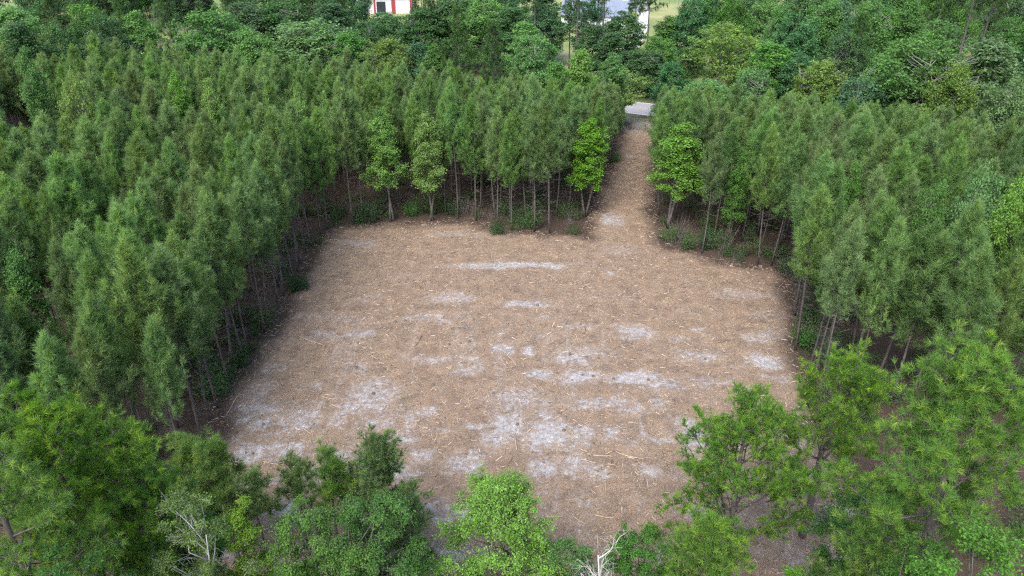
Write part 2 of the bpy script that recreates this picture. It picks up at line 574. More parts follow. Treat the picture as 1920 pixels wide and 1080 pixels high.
def soil_sheets():
    xs = np.concatenate([np.arange(-150, -32, 1.6), np.arange(-32, 33, 0.22), np.arange(33.6, 120, 1.6)])
    ys = np.concatenate([np.arange(2, 18, 0.8), np.arange(18, 76, 0.25), np.arange(76, 114, 0.5), np.arange(114.5, 190, 1.2)])
    X, Y = np.meshgrid(xs, ys)
    x, y = X.ravel(), Y.ravel()
    sd_ = signed_dist(np.stack([x, y], 1))
    wob = (fbm(x, y, 0.5, 3) - 0.5) * 2.2
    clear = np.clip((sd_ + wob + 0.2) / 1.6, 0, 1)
    sand = np.where(sd_ > -1.0, sand_field(x, y), 0) * clear
    ro = road_off(x, y)
    green = np.clip((ro + 13.0) / 6.0, 0, 1) * np.clip(fbm(x, y, 0.4, 3) * 2.2 - 0.35, 0, 1)
    sand = np.maximum(sand, np.clip((ro + 16) / 3, 0, 1) * np.clip((-3 - ro) / 3, 0, 1) * (sd_ > -3) * np.clip(fbm(x, y, 0.5, 3) * 2.0 - 0.3, 0, 1))
    z = (fbm(x, y, 0.8, 3) * 0.10 + fbm(x, y, 0.12, 2) * 0.2) * np.clip((-4.0 - ro) / 4.0, 0, 1)
    nx, ny = len(xs), len(ys)
    idx = np.arange(nx * ny).reshape(ny, nx)
    q = np.stack([idx[:-1, :-1], idx[:-1, 1:], idx[1:, 1:], idx[1:, :-1]], -1).reshape(-1, 4)
    cs = sd_[q].mean(1) + wob[q].mean(1) * 0.4
    keep = ro[q].max(1) < 14
    V = np.stack([x, y, z], 1)
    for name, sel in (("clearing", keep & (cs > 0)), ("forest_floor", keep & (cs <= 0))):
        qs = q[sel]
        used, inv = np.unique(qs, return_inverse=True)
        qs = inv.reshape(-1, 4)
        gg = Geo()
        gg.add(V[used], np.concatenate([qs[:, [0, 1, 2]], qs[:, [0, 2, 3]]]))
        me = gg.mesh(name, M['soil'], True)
        for an, arr in (("sand", sand), ("clear", clear), ("green", green)):
            a = me.attributes.new(an, 'FLOAT', 'POINT')
            a.data.foreach_set("value", arr[used].astype(np.float32))
        tag(link(name, me), kind="structure")


soil_sheets()


def ground_z(x, y):
    ro = road_off(x, y)
    return (fbm(x, y, 0.8, 3) * 0.10 + fbm(x, y, 0.12, 2) * 0.2) * np.clip((-4.0 - ro) / 4.0, 0, 1)


def strip(name, off, half, z, mat, a=-420, b=420):
    g = Geo()
    p = [np.append(road_c + road_d * t + road_n * o, z) for t, o in ((a, off - half), (b, off - half), (b, off + half), (a, off + half))]
    g.add(p, [[0, 1, 2], [0, 2, 3]])
    return tag(link(name, g.mesh(name, mat)), kind="structure")


M['asphalt'] = plain_mat("worn_pale_asphalt", (0.29, 0.29, 0.31), (0.22, 0.22, 0.235), 1.5, 0.85)
M['paint'] = plain_mat("road_paint_white", (0.75, 0.75, 0.73), None, 2.0)
M['ypaint'] = plain_mat("road_paint_yellow", (0.62, 0.45, 0.10), None, 2.0)
strip("road", 0, 3.9, 0.06, M['asphalt'])
strip("road_edge_line", -3.5, 0.07, 0.064, M['paint'])
strip("road_edge_line", 3.5, 0.07, 0.064, M['paint'])
strip("road_centre_line", -0.12, 0.05, 0.064, M['ypaint'])
strip("road_centre_line", 0.12, 0.05, 0.064, M['ypaint'])


# ------------------------------------------------------------------ tree builders (each returns trunk Geo, crown Geo and the like)
def curve_pts(a, d, L, n, up=0.0, wob=0.0, g=rng):
    pts = [np.array(a, float)]
    d = np.array(d, float)
    for k in range(n):
        d = unit(d + np.array([0, 0, up / n]) + g.normal(0, wob, 3))
        pts.append(pts[-1] + d * L / n)
    return np.array(pts)


def young_pine(seed, h=12.0, rad=1.5, zb=0.42, k=16, needle=0.34, width=0.022, dens=1.0):
    g = np.random.default_rng(seed)
    trunk, dead, crown = Geo(), Geo(), Geo()
    lean = g.normal(0, 0.012, 2)
    zs = np.linspace(-0.15, h - 0.3, 9)
    px = lean[0] * zs + 0.05 * np.sin(zs * 0.7 + seed)
    py = lean[1] * zs + 0.05 * np.cos(zs * 0.55 + seed)
    r0 = 0.07 * h / 12
    trunk.tube(np.stack([px, py, zs], 1), r0 * (1 - zs / h) ** 0.8 + 0.012, 6)
    ax = lambda z: np.array([np.interp(z, zs, px), np.interp(z, zs, py), z])
    z0 = zb * h
    z = z0
    S, E, tp, td, tt = [], [], [], [], []
    while z < h - 0.25:
        t = (z - z0) / (h - z0)
        prof = (1 - t ** 1.15) ** 0.8 * min(1.0, 0.45 + t * 1.9) * 0.95 + 0.06
        nb = int(g.integers(4, 7))
        a0 = g.uniform(0, 6.28)
        for b in range(nb):
            if g.random() < 0.12:
                continue
            az = a0 + b * 6.283 / nb + g.normal(0, 0.25)
            L = rad * prof * g.uniform(0.4, 1.35)
            el = R(12 + 48 * t + g.normal(0, 9))
            d = np.array([math.cos(az) * math.cos(el), math.sin(az) * math.cos(el), math.sin(el)])
            pts = curve_pts(ax(z), d, L, 4, 1.25, 0.08, g)
            trunk.tube(pts, np.linspace(0.022, 0.006, 5), 3)
            ns = max(3, int((3 + L * 4.6) * dens))
            for q in range(ns):
                f = 0.22 + 0.78 * (q + g.random()) / ns
                p = pts[0] + (pts[-1] - pts[0]) * f
                i = min(int(f * 4), 3)
                p = pts[i] + (pts[i + 1] - pts[i]) * (f * 4 - i) if f < 1 else pts[-1]
                sdv = unit(d * 0.6 + g.normal(0, 0.55, 3) + np.array([0, 0, 0.55]))
                sl = g.uniform(0.12, 0.42) * (1.1 - 0.4 * t)
                e = p + sdv * sl
                S.append(p)
                E.append(e)
                tp.append(e)
                td.append(unit(sdv + np.array([0, 0, 0.9])))
                tt.append(g.uniform(0.15, 0.75))
                if g.random() < 0.6:
                    tp.append(p + sdv * sl * 0.45)
                    td.append(sdv)
                    tt.append(g.uniform(0.05, 0.5))
            br = g.uniform(0.45, 0.95)
            for q in range(4 if t < 0.8 else 2):    # upswept plume at the branch end
                tp.append(pts[-1] + np.array([*g.normal(0, 0.05, 2), 0.13 * q - 0.05]))
                td.append(unit(pts[-1] - pts[-2] + np.array([0, 0, 1.3])))
                tt.append(min(1.0, br + g.normal(0, 0.1)))
        z += g.uniform(0.28, 0.48) * (1.15 - 0.4 * t)
    # leader: candles at the top
    for q in range(13):
        zz = h + 0.45 - 0.13 * q
        for w in range(3):
            o = g.normal(0, 0.015 + 0.022 * q, 3) * np.array([1, 1, 0.5])
            tp.append(ax(min(zz, h - 0.3)) * np.array([1, 1, 0]) + np.array([0, 0, zz]) + o)
            td.append(unit(np.array([o[0], o[1], 0.6])))
            tt.append(g.uniform(0.5, 1.0))
    trunk.sticks(S, E, 0.007, 0.004)
    crown.needles(np.array(tp), np.array(td), needle, k, width, g, np.array(tt))
    # dead lower branches
    S, E = [], []
    for q in range(34):
        zz = g.uniform(0.08 * h, z0 + 0.1 * h)
        az = g.uniform(0, 6.28)
        L = g.uniform(0.3, 1.15) * (0.5 + zz / z0 * 0.6)
        p = ax(zz)
        d = np.array([math.cos(az), math.sin(az), g.uniform(-0.25, 0.35)])
        m = p + d * L * 0.5
        e = m + (d + g.normal(0, 0.3, 3)) * L * 0.5
        S += [p, m, m]
        E += [m, e, m + (d + g.normal(0, 0.6, 3)) * L * 0.35]
    dead.sticks(S, E, 0.011, 0.005)
    return trunk, dead, crown


def big_pine(seed, h=17.0, rad=3.2, zb=0.5, k=26, needle=0.24, width=0.016, nl=30, r0=0.2, lean=(0, 0)):
    """open-crowned mature pine with tufted clumps on crooked limbs"""
    g = np.random.default_rng(seed)
    trunk, dead, crown = Geo(), Geo(), Geo()
    zs = np.linspace(-0.2, h - 0.4, 12)
    px = lean[0] * zs + 0.14 * np.sin(zs * 0.5 + seed) * zs / h
    py = lean[1] * zs + 0.14 * np.cos(zs * 0.4 + seed * 2) * zs / h
    trunk.tube(np.stack([px, py, zs], 1), r0 * (1 - zs / h * 0.93) ** 0.85 + 0.02, 9)
    ax = lambda z: np.array([np.interp(z, zs, px), np.interp(z, zs, py), z])
    tp, td, tt, S, E = [], [], [], [], []
    z0 = zb * h
    az = g.uniform(0, 6.28)
    for i in range(nl):
        t = (i + g.random() * 0.8) / nl
        z = z0 + t * (h - z0 - 0.3)
        az += 2.4 + g.normal(0, 0.4)
        L = rad * ((1 - t) ** 0.6 * min(1, 0.65 + t * 1.6) + 0.1) * g.uniform(0.65, 1.2)
        el = R(0 + 50 * t + g.normal(0, 10))
        d = np.array([math.cos(az) * math.cos(el), math.sin(az) * math.cos(el), math.sin(el)])
        pts = curve_pts(ax(z), d, L, 6, 0.8, 0.13, g)
        trunk.tube(pts, np.linspace(0.055 * (1.1 - t * 0.6), 0.012, 7), 5)
        nsub = int(4 + L * 3.4)
        for q in range(nsub):
            f = 0.28 + 0.72 * (q + 0.5) / nsub
            ii = min(int(f * 6), 5)
            p = pts[ii] + (pts[ii + 1] - pts[ii]) * (f * 6 - ii)
            sdv = unit(d * 0.5 + g.normal(0, 0.6, 3) + np.array([0, 0, 0.35]))
            sl = g.uniform(0.35, 0.95)
            e = p + sdv * sl
            S.append(p)
            E.append(e)
            bright = g.uniform(0.2, 0.65)
            for w in range(int(g.integers(5, 9))):
                ff = g.uniform(0.35, 1.0)
                c = p + sdv * sl * ff
                tv = unit(sdv * 0.5 + g.normal(0, 0.6, 3) + np.array([0, 0, 0.55]))
                e2 = c + tv * g.uniform(0.1, 0.28)
                S.append(c)
                E.append(e2)
                tp.append(e2)
                td.append(tv)
                tt.append(min(1, max(0, bright + g.normal(0, 0.13))))
            if g.random() < 0.5:
                tp.append(e + sdv * 0.08)
                td.append(unit(sdv + np.array([0, 0, 0.9])))
                tt.append(g.uniform(0.8, 1.0))
    trunk.sticks(S, E, 0.012, 0.006)
    crown.needles(np.array(tp), np.array(td), needle, k, width, g, np.array(tt), spread=(0.2, 1.25), shoot=0.08)
    S, E = [], []
    for q in range(26):
        zz = g.uniform(0.18 * h, z0 + 0.15 * h)
        a = g.uniform(0, 6.28)
        L = g.uniform(0.5, 1.9)
        p = ax(zz)
        d = np.array([math.cos(a), math.sin(a), g.uniform(-0.3, 0.25)])
        m = p + d * L * 0.5
        S += [p, m, m, m]
        E += [m] + [m + (d + g.normal(0, 0.5, 3)) * L * 0.45 for _ in range(3)]
    dead.sticks(S, E, 0.018, 0.006)
    return trunk, dead, crown


def broadleaf(seed, h=13.0, rx=3.0, zb=0.3, nleaf=9000, leaf=0.2, lobes=46, shape='round', twig_mat=0, r0=0.13, flat=0.95, multi=1, droop=0.0, fill=0.8, lob=1.0):
    g = np.random.default_rng(seed)
    trunk, crown = Geo(), Geo()
    z0 = h * zb
    ch = h - z0
    axes = []
    for mlt in range(multi):
        top = np.array([g.normal(0, 0.12 * rx), g.normal(0, 0.12 * rx), h * 0.93]) if multi == 1 else np.array([*(g.normal(0, 0.4 * rx, 2)), h * g.uniform(0.75, 0.93)])
        zs = np.linspace(0, 1, 9)
        base = np.array([0, 0, -0.15]) + (0 if multi == 1 else np.array([*g.normal(0, 0.15, 2), 0]))
        pts = base + (top - base) * zs[:, None] + np.stack([0.12 * np.sin(zs * 5 + seed), 0.12 * np.cos(zs * 4 + seed), 0 * zs], 1) * (zs * rx / 3)[:, None]
        trunk.tube(pts, r0 / math.sqrt(multi) * (1 - zs) ** 0.9 + 0.015, 6)
        axes.append(pts)
    cs, crs = [], []
    for i in range(lobes):
        t = (i + 0.5) / lobes
        t = t ** 0.85
        if shape == 'cone':
            prof = (1 - t) ** 0.6 * min(1, 0.5 + t * 2.2)
        elif shape == 'oval':
            prof = math.sqrt(max(0, 1 - (2 * t - 0.85) ** 2 / 1.4)) * (1 - 0.35 * t)
        elif shape == 'umbrella':
            prof = min(1, 0.35 + t * 1.1) * math.sqrt(max(0, 1 - max(0, t - 0.55) ** 2 / 0.22))
        else:
            prof = math.sqrt(max(0, 1 - (2 * t - 0.9) ** 2 / 1.25))
        az = i * 2.39996 + g.normal(0, 0.35)
        rr = rx * prof * math.sqrt(g.uniform(0.12, 0.85)) * g.uniform(0.75, 1.25)
        cr = lob * (0.20 + 0.22 * g.random() ** 1.5) * rx * (0.75 + 0.4 * prof)
        c = np.array([math.cos(az) * rr, math.sin(az) * rr, z0 + t * ch * 0.97 - cr * 0.4 + g.normal(0, 0.03 * ch)])
        cs.append(c)
        crs.append(cr)
    for pts in axes:            # leaders
        for q in range(5):
            c = pts[-1] - (pts[-1] - pts[4]) * q * 0.16 + g.normal(0, 0.04 * rx, 3)
            cs.append(c + np.array([0, 0, 0.02 * h]))
            crs.append(lob * rx * (0.13 + 0.04 * q))
    w = np.array(crs) ** 2
    counts = (w / w.sum() * nleaf).astype(int)
    S, E = [], []
    for c, cr, n in zip(cs, crs, counts):
        pts = axes[int(g.integers(0, multi))]
        zt = np.clip((c[2] - math.hypot(c[0], c[1]) * 0.7) / (h * 0.93), zb * 0.55, 0.95)
        p0 = np.array([np.interp(zt, np.linspace(0, 1, 9), pts[:, k]) for k in range(3)])
        mid = p0 * 0.45 + c * 0.55 + g.normal(0, 0.1, 3) - np.array([0, 0, 0.1])
        trunk.tube(np.array([p0, mid, c]), [0.028 * rx / 3 + 0.008, 0.018 * rx / 3 + 0.006, 0.008], 4)
        ntw = max(6, n // 26)
        td = rand_dirs(ntw, g)
        td[:, 2] = td[:, 2] * 0.9 + 0.2
        outd = unit(np.append(c[:2], 0.35 * rx))
        td = unit(td + outd * 0.35)
        tl = cr * g.uniform(0.5, 1.25, ntw)
        e = c + td * tl[:, None] * np.array([1, 1, flat])
        e[:, 2] -= droop * tl
        S.append(np.repeat(c[None], ntw, 0))
        E.append(e)
        k = max(1, n // ntw)
        f = 1 - g.random((ntw, k, 1)) ** 1.4 * fill
        lp = c + (e - c)[:, None, :] * f + g.normal(0, leaf * 0.9, (ntw, k, 3)) * np.array([1, 1, 0.8])
        tw_t = np.clip(0.45 + g.normal(0, 0.14, (ntw, 1)) + g.normal(0, 0.13, (ntw, k)), 0, 1)
        nr = g.normal(0, 0.55, (ntw, k, 3)) + td[:, None, :] * 0.55 + np.array([0, 0, 0.75])
        crown.leaves(lp.reshape(-1, 3), nr.reshape(-1, 3), leaf, g, tw_t.ravel())
    trunk.sticks(np.concatenate(S), np.concatenate(E), 0.010, 0.004)
    return trunk, crown


def shrub(seed, h=1.6, rx=1.0, nleaf=1400, leaf=0.12):
    g = np.random.default_rng(seed)
    stems, fol = Geo(), Geo()
    S, E, lp, ln, lt = [], [], [], [], []
    for i in range(16):
        a = g.uniform(0, 6.28)
        r = rx * math.sqrt(g.random()) * 0.9
        e = np.array([math.cos(a) * r, math.sin(a) * r, h * g.uniform(0.4, 1.0) * (1 - 0.35 * r / rx)])
        p = np.array([math.cos(a) * r * 0.2, math.sin(a) * r * 0.2, -0.05])
        S.append(p)
        E.append(e)
        n = nleaf // 16
        f = g.uniform(0.35, 1.05, (n, 1))
        lp.append(p + (e - p) * f + g.normal(0, 0.16 * rx + 0.05, (n, 3)))
        ln.append(g.normal(0, 0.6, (n, 3)) + np.array([0, 0, 0.8]))
        lt.append(np.clip(g.normal(0.45, 0.1) + g.normal(0, 0.14, n), 0, 1))
    lp = np.concatenate(lp)
    lp[:, 2] = np.maximum(lp[:, 2], 0.04)
    stems.sticks(S, E, 0.016, 0.006)
    fol.leaves(lp, np.concatenate(ln), leaf, g, np.concatenate(lt))
    return stems, fol


def plant(name, parts, loc, label, cat="tree", group=None, rz=None, sc=(1, 1, 1), color=None, lean=0.0):
    root = link(name, None, loc=tuple(float(v) for v in loc), rz=random.uniform(0, 6.28) if rz is None else rz, scale=sc)
    root.empty_display_size = 0.3
    if lean:
        root.rotation_euler[0], root.rotation_euler[1] = random.gauss(0, lean), random.gauss(0, lean)
    tag(root, label, cat, group)
    for pn, me in parts:
        if me is not None:
            q = link(pn, me, root, color=color)
            if pn == "dead_branches":
                q["kind"] = "stuff"
    return root


ORD = "first second third fourth fifth sixth seventh eighth ninth tenth eleventh twelfth thirteenth fourteenth fifteenth sixteenth seventeenth eighteenth nineteenth twentieth".split()


def ordinal(i):
    if i < 20:
        return ORD[i]
    tens = {2: "twenty", 3: "thirty", 4: "forty", 5: "fifty", 6: "sixty"}[(i + 1) // 10]
    r = (i + 1) % 10
    return tens + ("-" + ORD[r - 1] if r else {"twenty": "", }.get(tens, "")) if r else tens[:-1] + "ieth"


# ------------------------------------------------------------------ young pine plantation
PINE = []
for i in range(10):
    tk, dd, cr = young_pine(100 + i, h=12.0, rad=[2.15, 2.5, 1.95, 2.3, 2.7, 2.05, 2.4, 1.9, 2.25, 2.55][i], zb=[.46, .4, .52, .44, .38, .48, .42, .52, .45, .41][i])
    j = Geo()
    j.join(tk, 0)
    j.join(cr, 1)
    PINE.append((tk.mesh("pine_trunk", M['bark'], True), dd.mesh("pine_dead_branches", M['deadtwig']), cr.mesh("pine_crown", M['pine']), j.mesh("pine_whole", [M['bark'], M['pine']])))

YT = np.array([(-300, 60), (0, 78), (300, 104), (500, 126), (700, 138), (900, 156), (1000, 162), (1150, 168), (1300, 194), (1500, 196), (1700, 214), (1920, 236), (2300, 262)], float)


def pine_spots():
    out = []
    row = 0
    yv = 26.0
    while yv < 118:
        for xv in np.arange(-100, 96, 2.25):
            x = xv + (row % 2) * 1.1 + random.gauss(0, 0.4)
            y = yv + random.gauss(0, 0.45)
            if random.random() < 0.04:
                continue
            out.append((x, y))
        yv += 2.7
        row += 1
    return np.array(out)


# bright broadleaf saplings that stand up out of the pines
SAP = [(42, 90, 88, 50, 'cone', 'bright', "bright green sapling poking above the pines at the stand's far left"),
       (135, 145, 84, 58, 'round', 'olive', "yellow green broadleaf crown among pines near the far left"),
       (325, 133, 86, 42, 'cone', 'lime', "lime green pointed sapling, left of a twin, above the left pines"),
       (388, 148, 84, 44, 'cone', 'lime', "lime green pointed sapling, right of a twin, above the left pines"),
       (556, 172, 80, 34, 'cone', 'lime', "small lime green sapling tip among pines left of centre"),
       (606, 170, 79, 22, 'cone', 'lime', "narrow lime green sapling tip beside another small one"),
       (713, 206, 72, 60, 'cone', 'lime', "bright rounded sapling behind the clearing, left of a taller bright one"),
       (798, 212, 71.5, 58, 'cone', 'lime', "tall bright green sapling in the row behind the clearing"),
       (1108, 224, 73, 66, 'cone', 'lime', "bright green conical sapling at the left corner of the lane"),
       (1280, 232, 71.5, 92, 'cone', 'lime', "large bright green tree at the right corner of the lane"),
       (1393, 292, 68, 42, 'cone', 'bright', "small bright sapling among pines right of the lane corner"),
       (1610, 305, 58, 40, 'cone', 'bright', "narrow bright sapling inside the right stand"),
       (1762, 345, 56, 60, 'round', 'bright', "bushy bright sapling inside the right stand, left of a wider one"),
       (1856, 325, 58, 80, 'round', 'mid', "wide leafy broadleaf tree inside the right stand"),
       (1912, 335, 56, 60, 'oval', 'lime', "lime green sapling at the right edge of the stand"),
       (20, 470, 52, 60, 'oval', 'mid', "broadleaf crown at the left border among near pines")]


spots = pine_spots()
edge = []
for i in range(1, len(OUT_PX) - 1):          # the cut edge: a close row of stems right at the mulch
    a, b = POLY[i], POLY[i + 1]
    if i == 16:                              # the lane's open end
        continue
    L = np.linalg.norm(b - a)
    nrm_ = np.array([-(b - a)[1], (b - a)[0]]) / L
    for q in range(max(1, int(round(L / 1.9)))):
        p = a + (b - a) * (q + random.uniform(0.2, 0.8)) / max(1, int(round(L / 1.9))) + nrm_ * (random.uniform(0.3, 0.7) if 12 <= i <= 20 else random.uniform(0.35, 1.0))
        edge.append(p)
edge = np.array(edge)
dd_ = np.linalg.norm(spots[:, None, :] - edge[None], axis=2).min(1)
spots = np.concatenate([edge, spots[dd_ > 1.5]])
sdist = signed_dist(spots)
cand = []
for (x, y), sdv in zip(spots, sdist):
    if sdv > -0.25:
        continue
    h = random.gauss(12.0, 1.1)
    u, v, dep = proj((x, y, h))
    if u < -170 or u > 2090 or dep < 20:
        continue
    D = math.hypot(x, y)
    if (x < 0 and D < 34) or (x > 0 and D < 44) or v > 1000:
        continue
    if road_off(x, y) > -9:
        continue
    ga, gb = (x + 56) * -0.57 + (y - 80) * 0.82, (x + 56) * 0.82 + (y - 80) * 0.57
    if (ga / 13.0) ** 2 + (gb / 4.2) ** 2 < 1:       # gap in the stand, far left
        continue
    if any(abs(u - a[0]) < 0.42 * a[3] + 16 and a[2] - 7 < D < a[2] + 1.2 for a in SAP):   # room round the saplings
        continue
    yt = np.interp(u, YT[:, 0], YT[:, 1]) + random.gauss(0, 13)
    lim = AT(u, yt, D)[2]
    h = min(h, lim)
    if h < 4.5:
        continue
    vis = 1.0 / dep
    cand.append([x, y, h, u, v, dep, sdv])

# which ones show largest: near ones and those lining the clearing or the lane, inside the frame
def weight(c):
    inside = -20 < c[3] < 1940 and -20 < c[4] < 1080
    return (1.0 / c[5]) * (2.2 if c[6] > -2.6 else 1.0) * (1.0 if inside else 0.05)


cand.sort(key=weight, reverse=True)
solo, rest = cand[:300], cand[300:]
lane_top = P(1113, 400)[1]
edge_lists = {"left": [], "back": [], "lane_l": [], "lane_r": [], "back_r": [], "right": []}
inner = []
for c in solo:
    if c[6] > -2.6:
        x, y = c[0], c[1]
        if y > P(1100, 440)[1] - 1.5 and x > P(1103, 446)[0] - 2.6 and x < P(1232, 458)[0] - 2:
            k = "lane_l"
        elif y > P(1232, 458)[1] and x > P(1163, 300)[0] and x < P(1232, 458)[0] + 3.2:
            k = "lane_r"
        elif x > 0 and y > P(1462, 512)[1] - 1.0:
            k = "back_r"
        elif x > 0 and x > 15:
            k = "right"
        elif y > P(642, 428)[1] - 2.2:
            k = "back"
        else:
            k = "left"
        edge_lists[k].append(c)
    else:
        inner.append(c)
edge_lists["left"].sort(key=lambda c: c[1])
edge_lists["right"].sort(key=lambda c: c[1])
edge_lists["back"].sort(key=lambda c: c[0])
edge_lists["back_r"].sort(key=lambda c: c[0])
edge_lists["lane_l"].sort(key=lambda c: c[1])
edge_lists["lane_r"].sort(key=lambda c: c[1])
EDGE_TEXT = {"left": "{} pine from the near end of the clearing's left edge", "right": "{} pine from the near end of the clearing's right edge",
             "back": "{} pine from the left along the clearing's back edge", "back_r": "{} pine from the lane along the clearing's back right edge",
             "lane_l": "{} pine from the clearing on the left side of the lane", "lane_r": "{} pine from the clearing on the right side of the lane"}
for k, lst in edge_lists.items():
    for i, c in enumerate(lst):
        p = PINE[random.randrange(10)]
        s = c[2] / 12.0
        w = s * random.uniform(0.9, 1.15)
        plant("young_pine", (("trunk", p[0]), ("dead_branches", p[1]), ("crown", p[2])), (c[0], c[1], ground_z(c[0], c[1])), EDGE_TEXT[k].format(ordinal(i)),
              "pine tree", "young pines lining the clearing and the lane", sc=(w, w * random.uniform(.85, 1.15), s), lean=0.04)
for c in inner:
    p = PINE[random.randrange(10)]
    s = c[2] / 12.0
    w = s * random.uniform(0.85, 1.3)
    side = "left of the clearing" if c[0] < -12 else ("right of the clearing" if c[0] > 12 else "behind the clearing")
    band = "near part" if c[5] < 50 else ("middle part" if c[5] < 64 else "far part")
    look = ("tall" if c[2] > 12.5 else ("short" if c[2] < 11.4 else "middling")) + (" slender" if w / s < 1.05 else " bushy")
    plant("young_pine", (("trunk", p[0]), ("crown", p[2])), (c[0], c[1], ground_z(c[0], c[1])), "%s young pine in the %s of the stand %s" % (look, band, side),
          "pine tree", "%s pines in the %s of the stand %s" % (look, band, side), sc=(w, w * random.uniform(.85, 1.15), s), lean=0.035)


# the rest of the plantation reads as one mass: one object that repeats the same trees
def scatter_stuff(name, meshes, pts, scl, rot, idx, label):
    src = bpy.data.collections.new(name + "_sources")
    for i, me in enumerate(meshes):
        o = bpy.data.objects.new("%s_source_%02d" % (name, i), me)
        src.objects.link(o)
    me = bpy.data.meshes.new(name)
    me.from_pydata([tuple(p) for p in pts], [], [])
    a = me.attributes.new("scl", 'FLOAT_VECTOR', 'POINT')
    a.data.foreach_set("vector", np.asarray(scl, np.float32).ravel())
    a = me.attributes.new("rot", 'FLOAT', 'POINT')
    a.data.foreach_set("value", np.asarray(rot, np.float32))
    a = me.attributes.new("idx", 'INT', 'POINT')
    a.data.foreach_set("value", np.asarray(idx, np.int32))
    ng = bpy.data.node_groups.new(name + "_nodes", 'GeometryNodeTree')
    ng.interface.new_socket("Geometry", in_out='INPUT', socket_type='NodeSocketGeometry')
    ng.interface.new_socket("Geometry", in_out='OUTPUT', socket_type='NodeSocketGeometry')
    gi, go = ng.nodes.new("NodeGroupInput"), ng.nodes.new("NodeGroupOutput")
    ci = ng.nodes.new("GeometryNodeCollectionInfo")
    ci.inputs["Collection"].default_value = src
    ci.inputs["Separate Children"].default_value = True
    ci.inputs["Reset Children"].default_value = True
    ip = ng.nodes.new("GeometryNodeInstanceOnPoints")
    ip.inputs["Pick Instance"].default_value = True

    def named(n, t):
        q = ng.nodes.new("GeometryNodeInputNamedAttribute")
        q.data_type = t
        q.inputs["Name"].default_value = n
        return q.outputs["Attribute"]
    cx = ng.nodes.new("ShaderNodeCombineXYZ")
    L = ng.links.new
    L(named("rot", 'FLOAT'), cx.inputs[2])
    L(gi.outputs[0], ip.inputs["Points"])
    L(ci.outputs[0], ip.inputs["Instance"])
    L(named("idx", 'INT'), ip.inputs["Instance Index"])
    L(cx.outputs[0], ip.inputs["Rotation"])
    L(named("scl", 'FLOAT_VECTOR'), ip.inputs["Scale"])
    L(ip.outputs[0], go.inputs[0])
    o = link(name, me)
    md = o.modifiers.new("scatter", 'NODES')
    md.node_group = ng
    tag(o, label, None, None, "stuff")
    return o


scatter_stuff("pine_stand", [p[3] for p in PINE], [(c[0], c[1], ground_z(c[0], c[1])) for c in rest], [(c[2] / 12 * f, c[2] / 12 * f, c[2] / 12) for c in rest for f in (random.uniform(.95, 1.2),)],
              [random.uniform(0, 6.28) for _ in rest], [random.randrange(10) for _ in rest], "far canopy of young planted pines merging into one mass")
print("pines", len(cand), {k: len(v) for k, v in edge_lists.items()}, len(inner))

# ------------------------------------------------------------------ broadleaf trees
GREEN = {'dark': (0.080, 0.175, 0.064), 'mid': (0.130, 0.280, 0.080), 'bright': (0.100, 0.235, 0.045), 'lime': (0.168, 0.330, 0.056), 'olive': (0.175, 0.275, 0.075), 'pale': (0.140, 0.235, 0.105), 'cool': (0.080, 0.195, 0.085)}


def bl(name, *a, bark='greybark', **k):
    t, c = broadleaf(*a, **k)
    return (("trunk", t.mesh(name + "_trunk", M[bark], True)), ("crown", c.mesh(name + "_crown", M['leaf'])))


FAR = {'round': [bl("far_round", 300 + i, 13, 3.6, 0.2, 17000, 0.26, 90, 'round', lob=0.78, multi=3) for i in range(4)],
       'oval': [bl("far_oval", 320 + i, 13, 2.6, 0.16, 14000, 0.24, 76, 'oval', lob=0.8, multi=2) for i in range(3)],
       'cone': [bl("far_cone", 340 + i, 12, 1.6, 0.34, 13000, 0.15, 44, 'cone', lob=1.25, multi=2, flat=1.25, bark='bark') for i in range(4)],
       'umbrella': [bl("far_umbrella", 360 + i, 13, 3.4, 0.32, 9000, 0.23, 46, 'umbrella', r0=0.16) for i in range(2)]}
FARH = {'round': 13, 'oval': 13, 'cone': 12, 'umbrella': 13}
FARR = {'round': 3.6, 'oval': 2.6, 'cone': 1.7, 'umbrella': 3.4}


def far_tree(px, py, dist, wpx, kind, col, label, name="broadleaf_tree", group=None, cat="tree"):
    p = AT(px, py, dist)
    h = max(4.0, p[2])
    dep = proj((p[0], p[1], h * 0.7))[2]
    w = max(0.35, 0.62 * wpx * dep / FPX / FARR[kind])
    c = np.array(GREEN[col]) * random.uniform(0.92, 1.08)
    plant(name, random.choice(FAR[kind]), (p[0], p[1], 0), label, cat, group, sc=(w, w, h / FARH[kind]), color=tuple(c))
    return p


for a in SAP:
    far_tree(a[0], a[1], a[2], a[3], a[4], a[5], a[6], "broadleaf_sapling", "bright saplings among the pines")

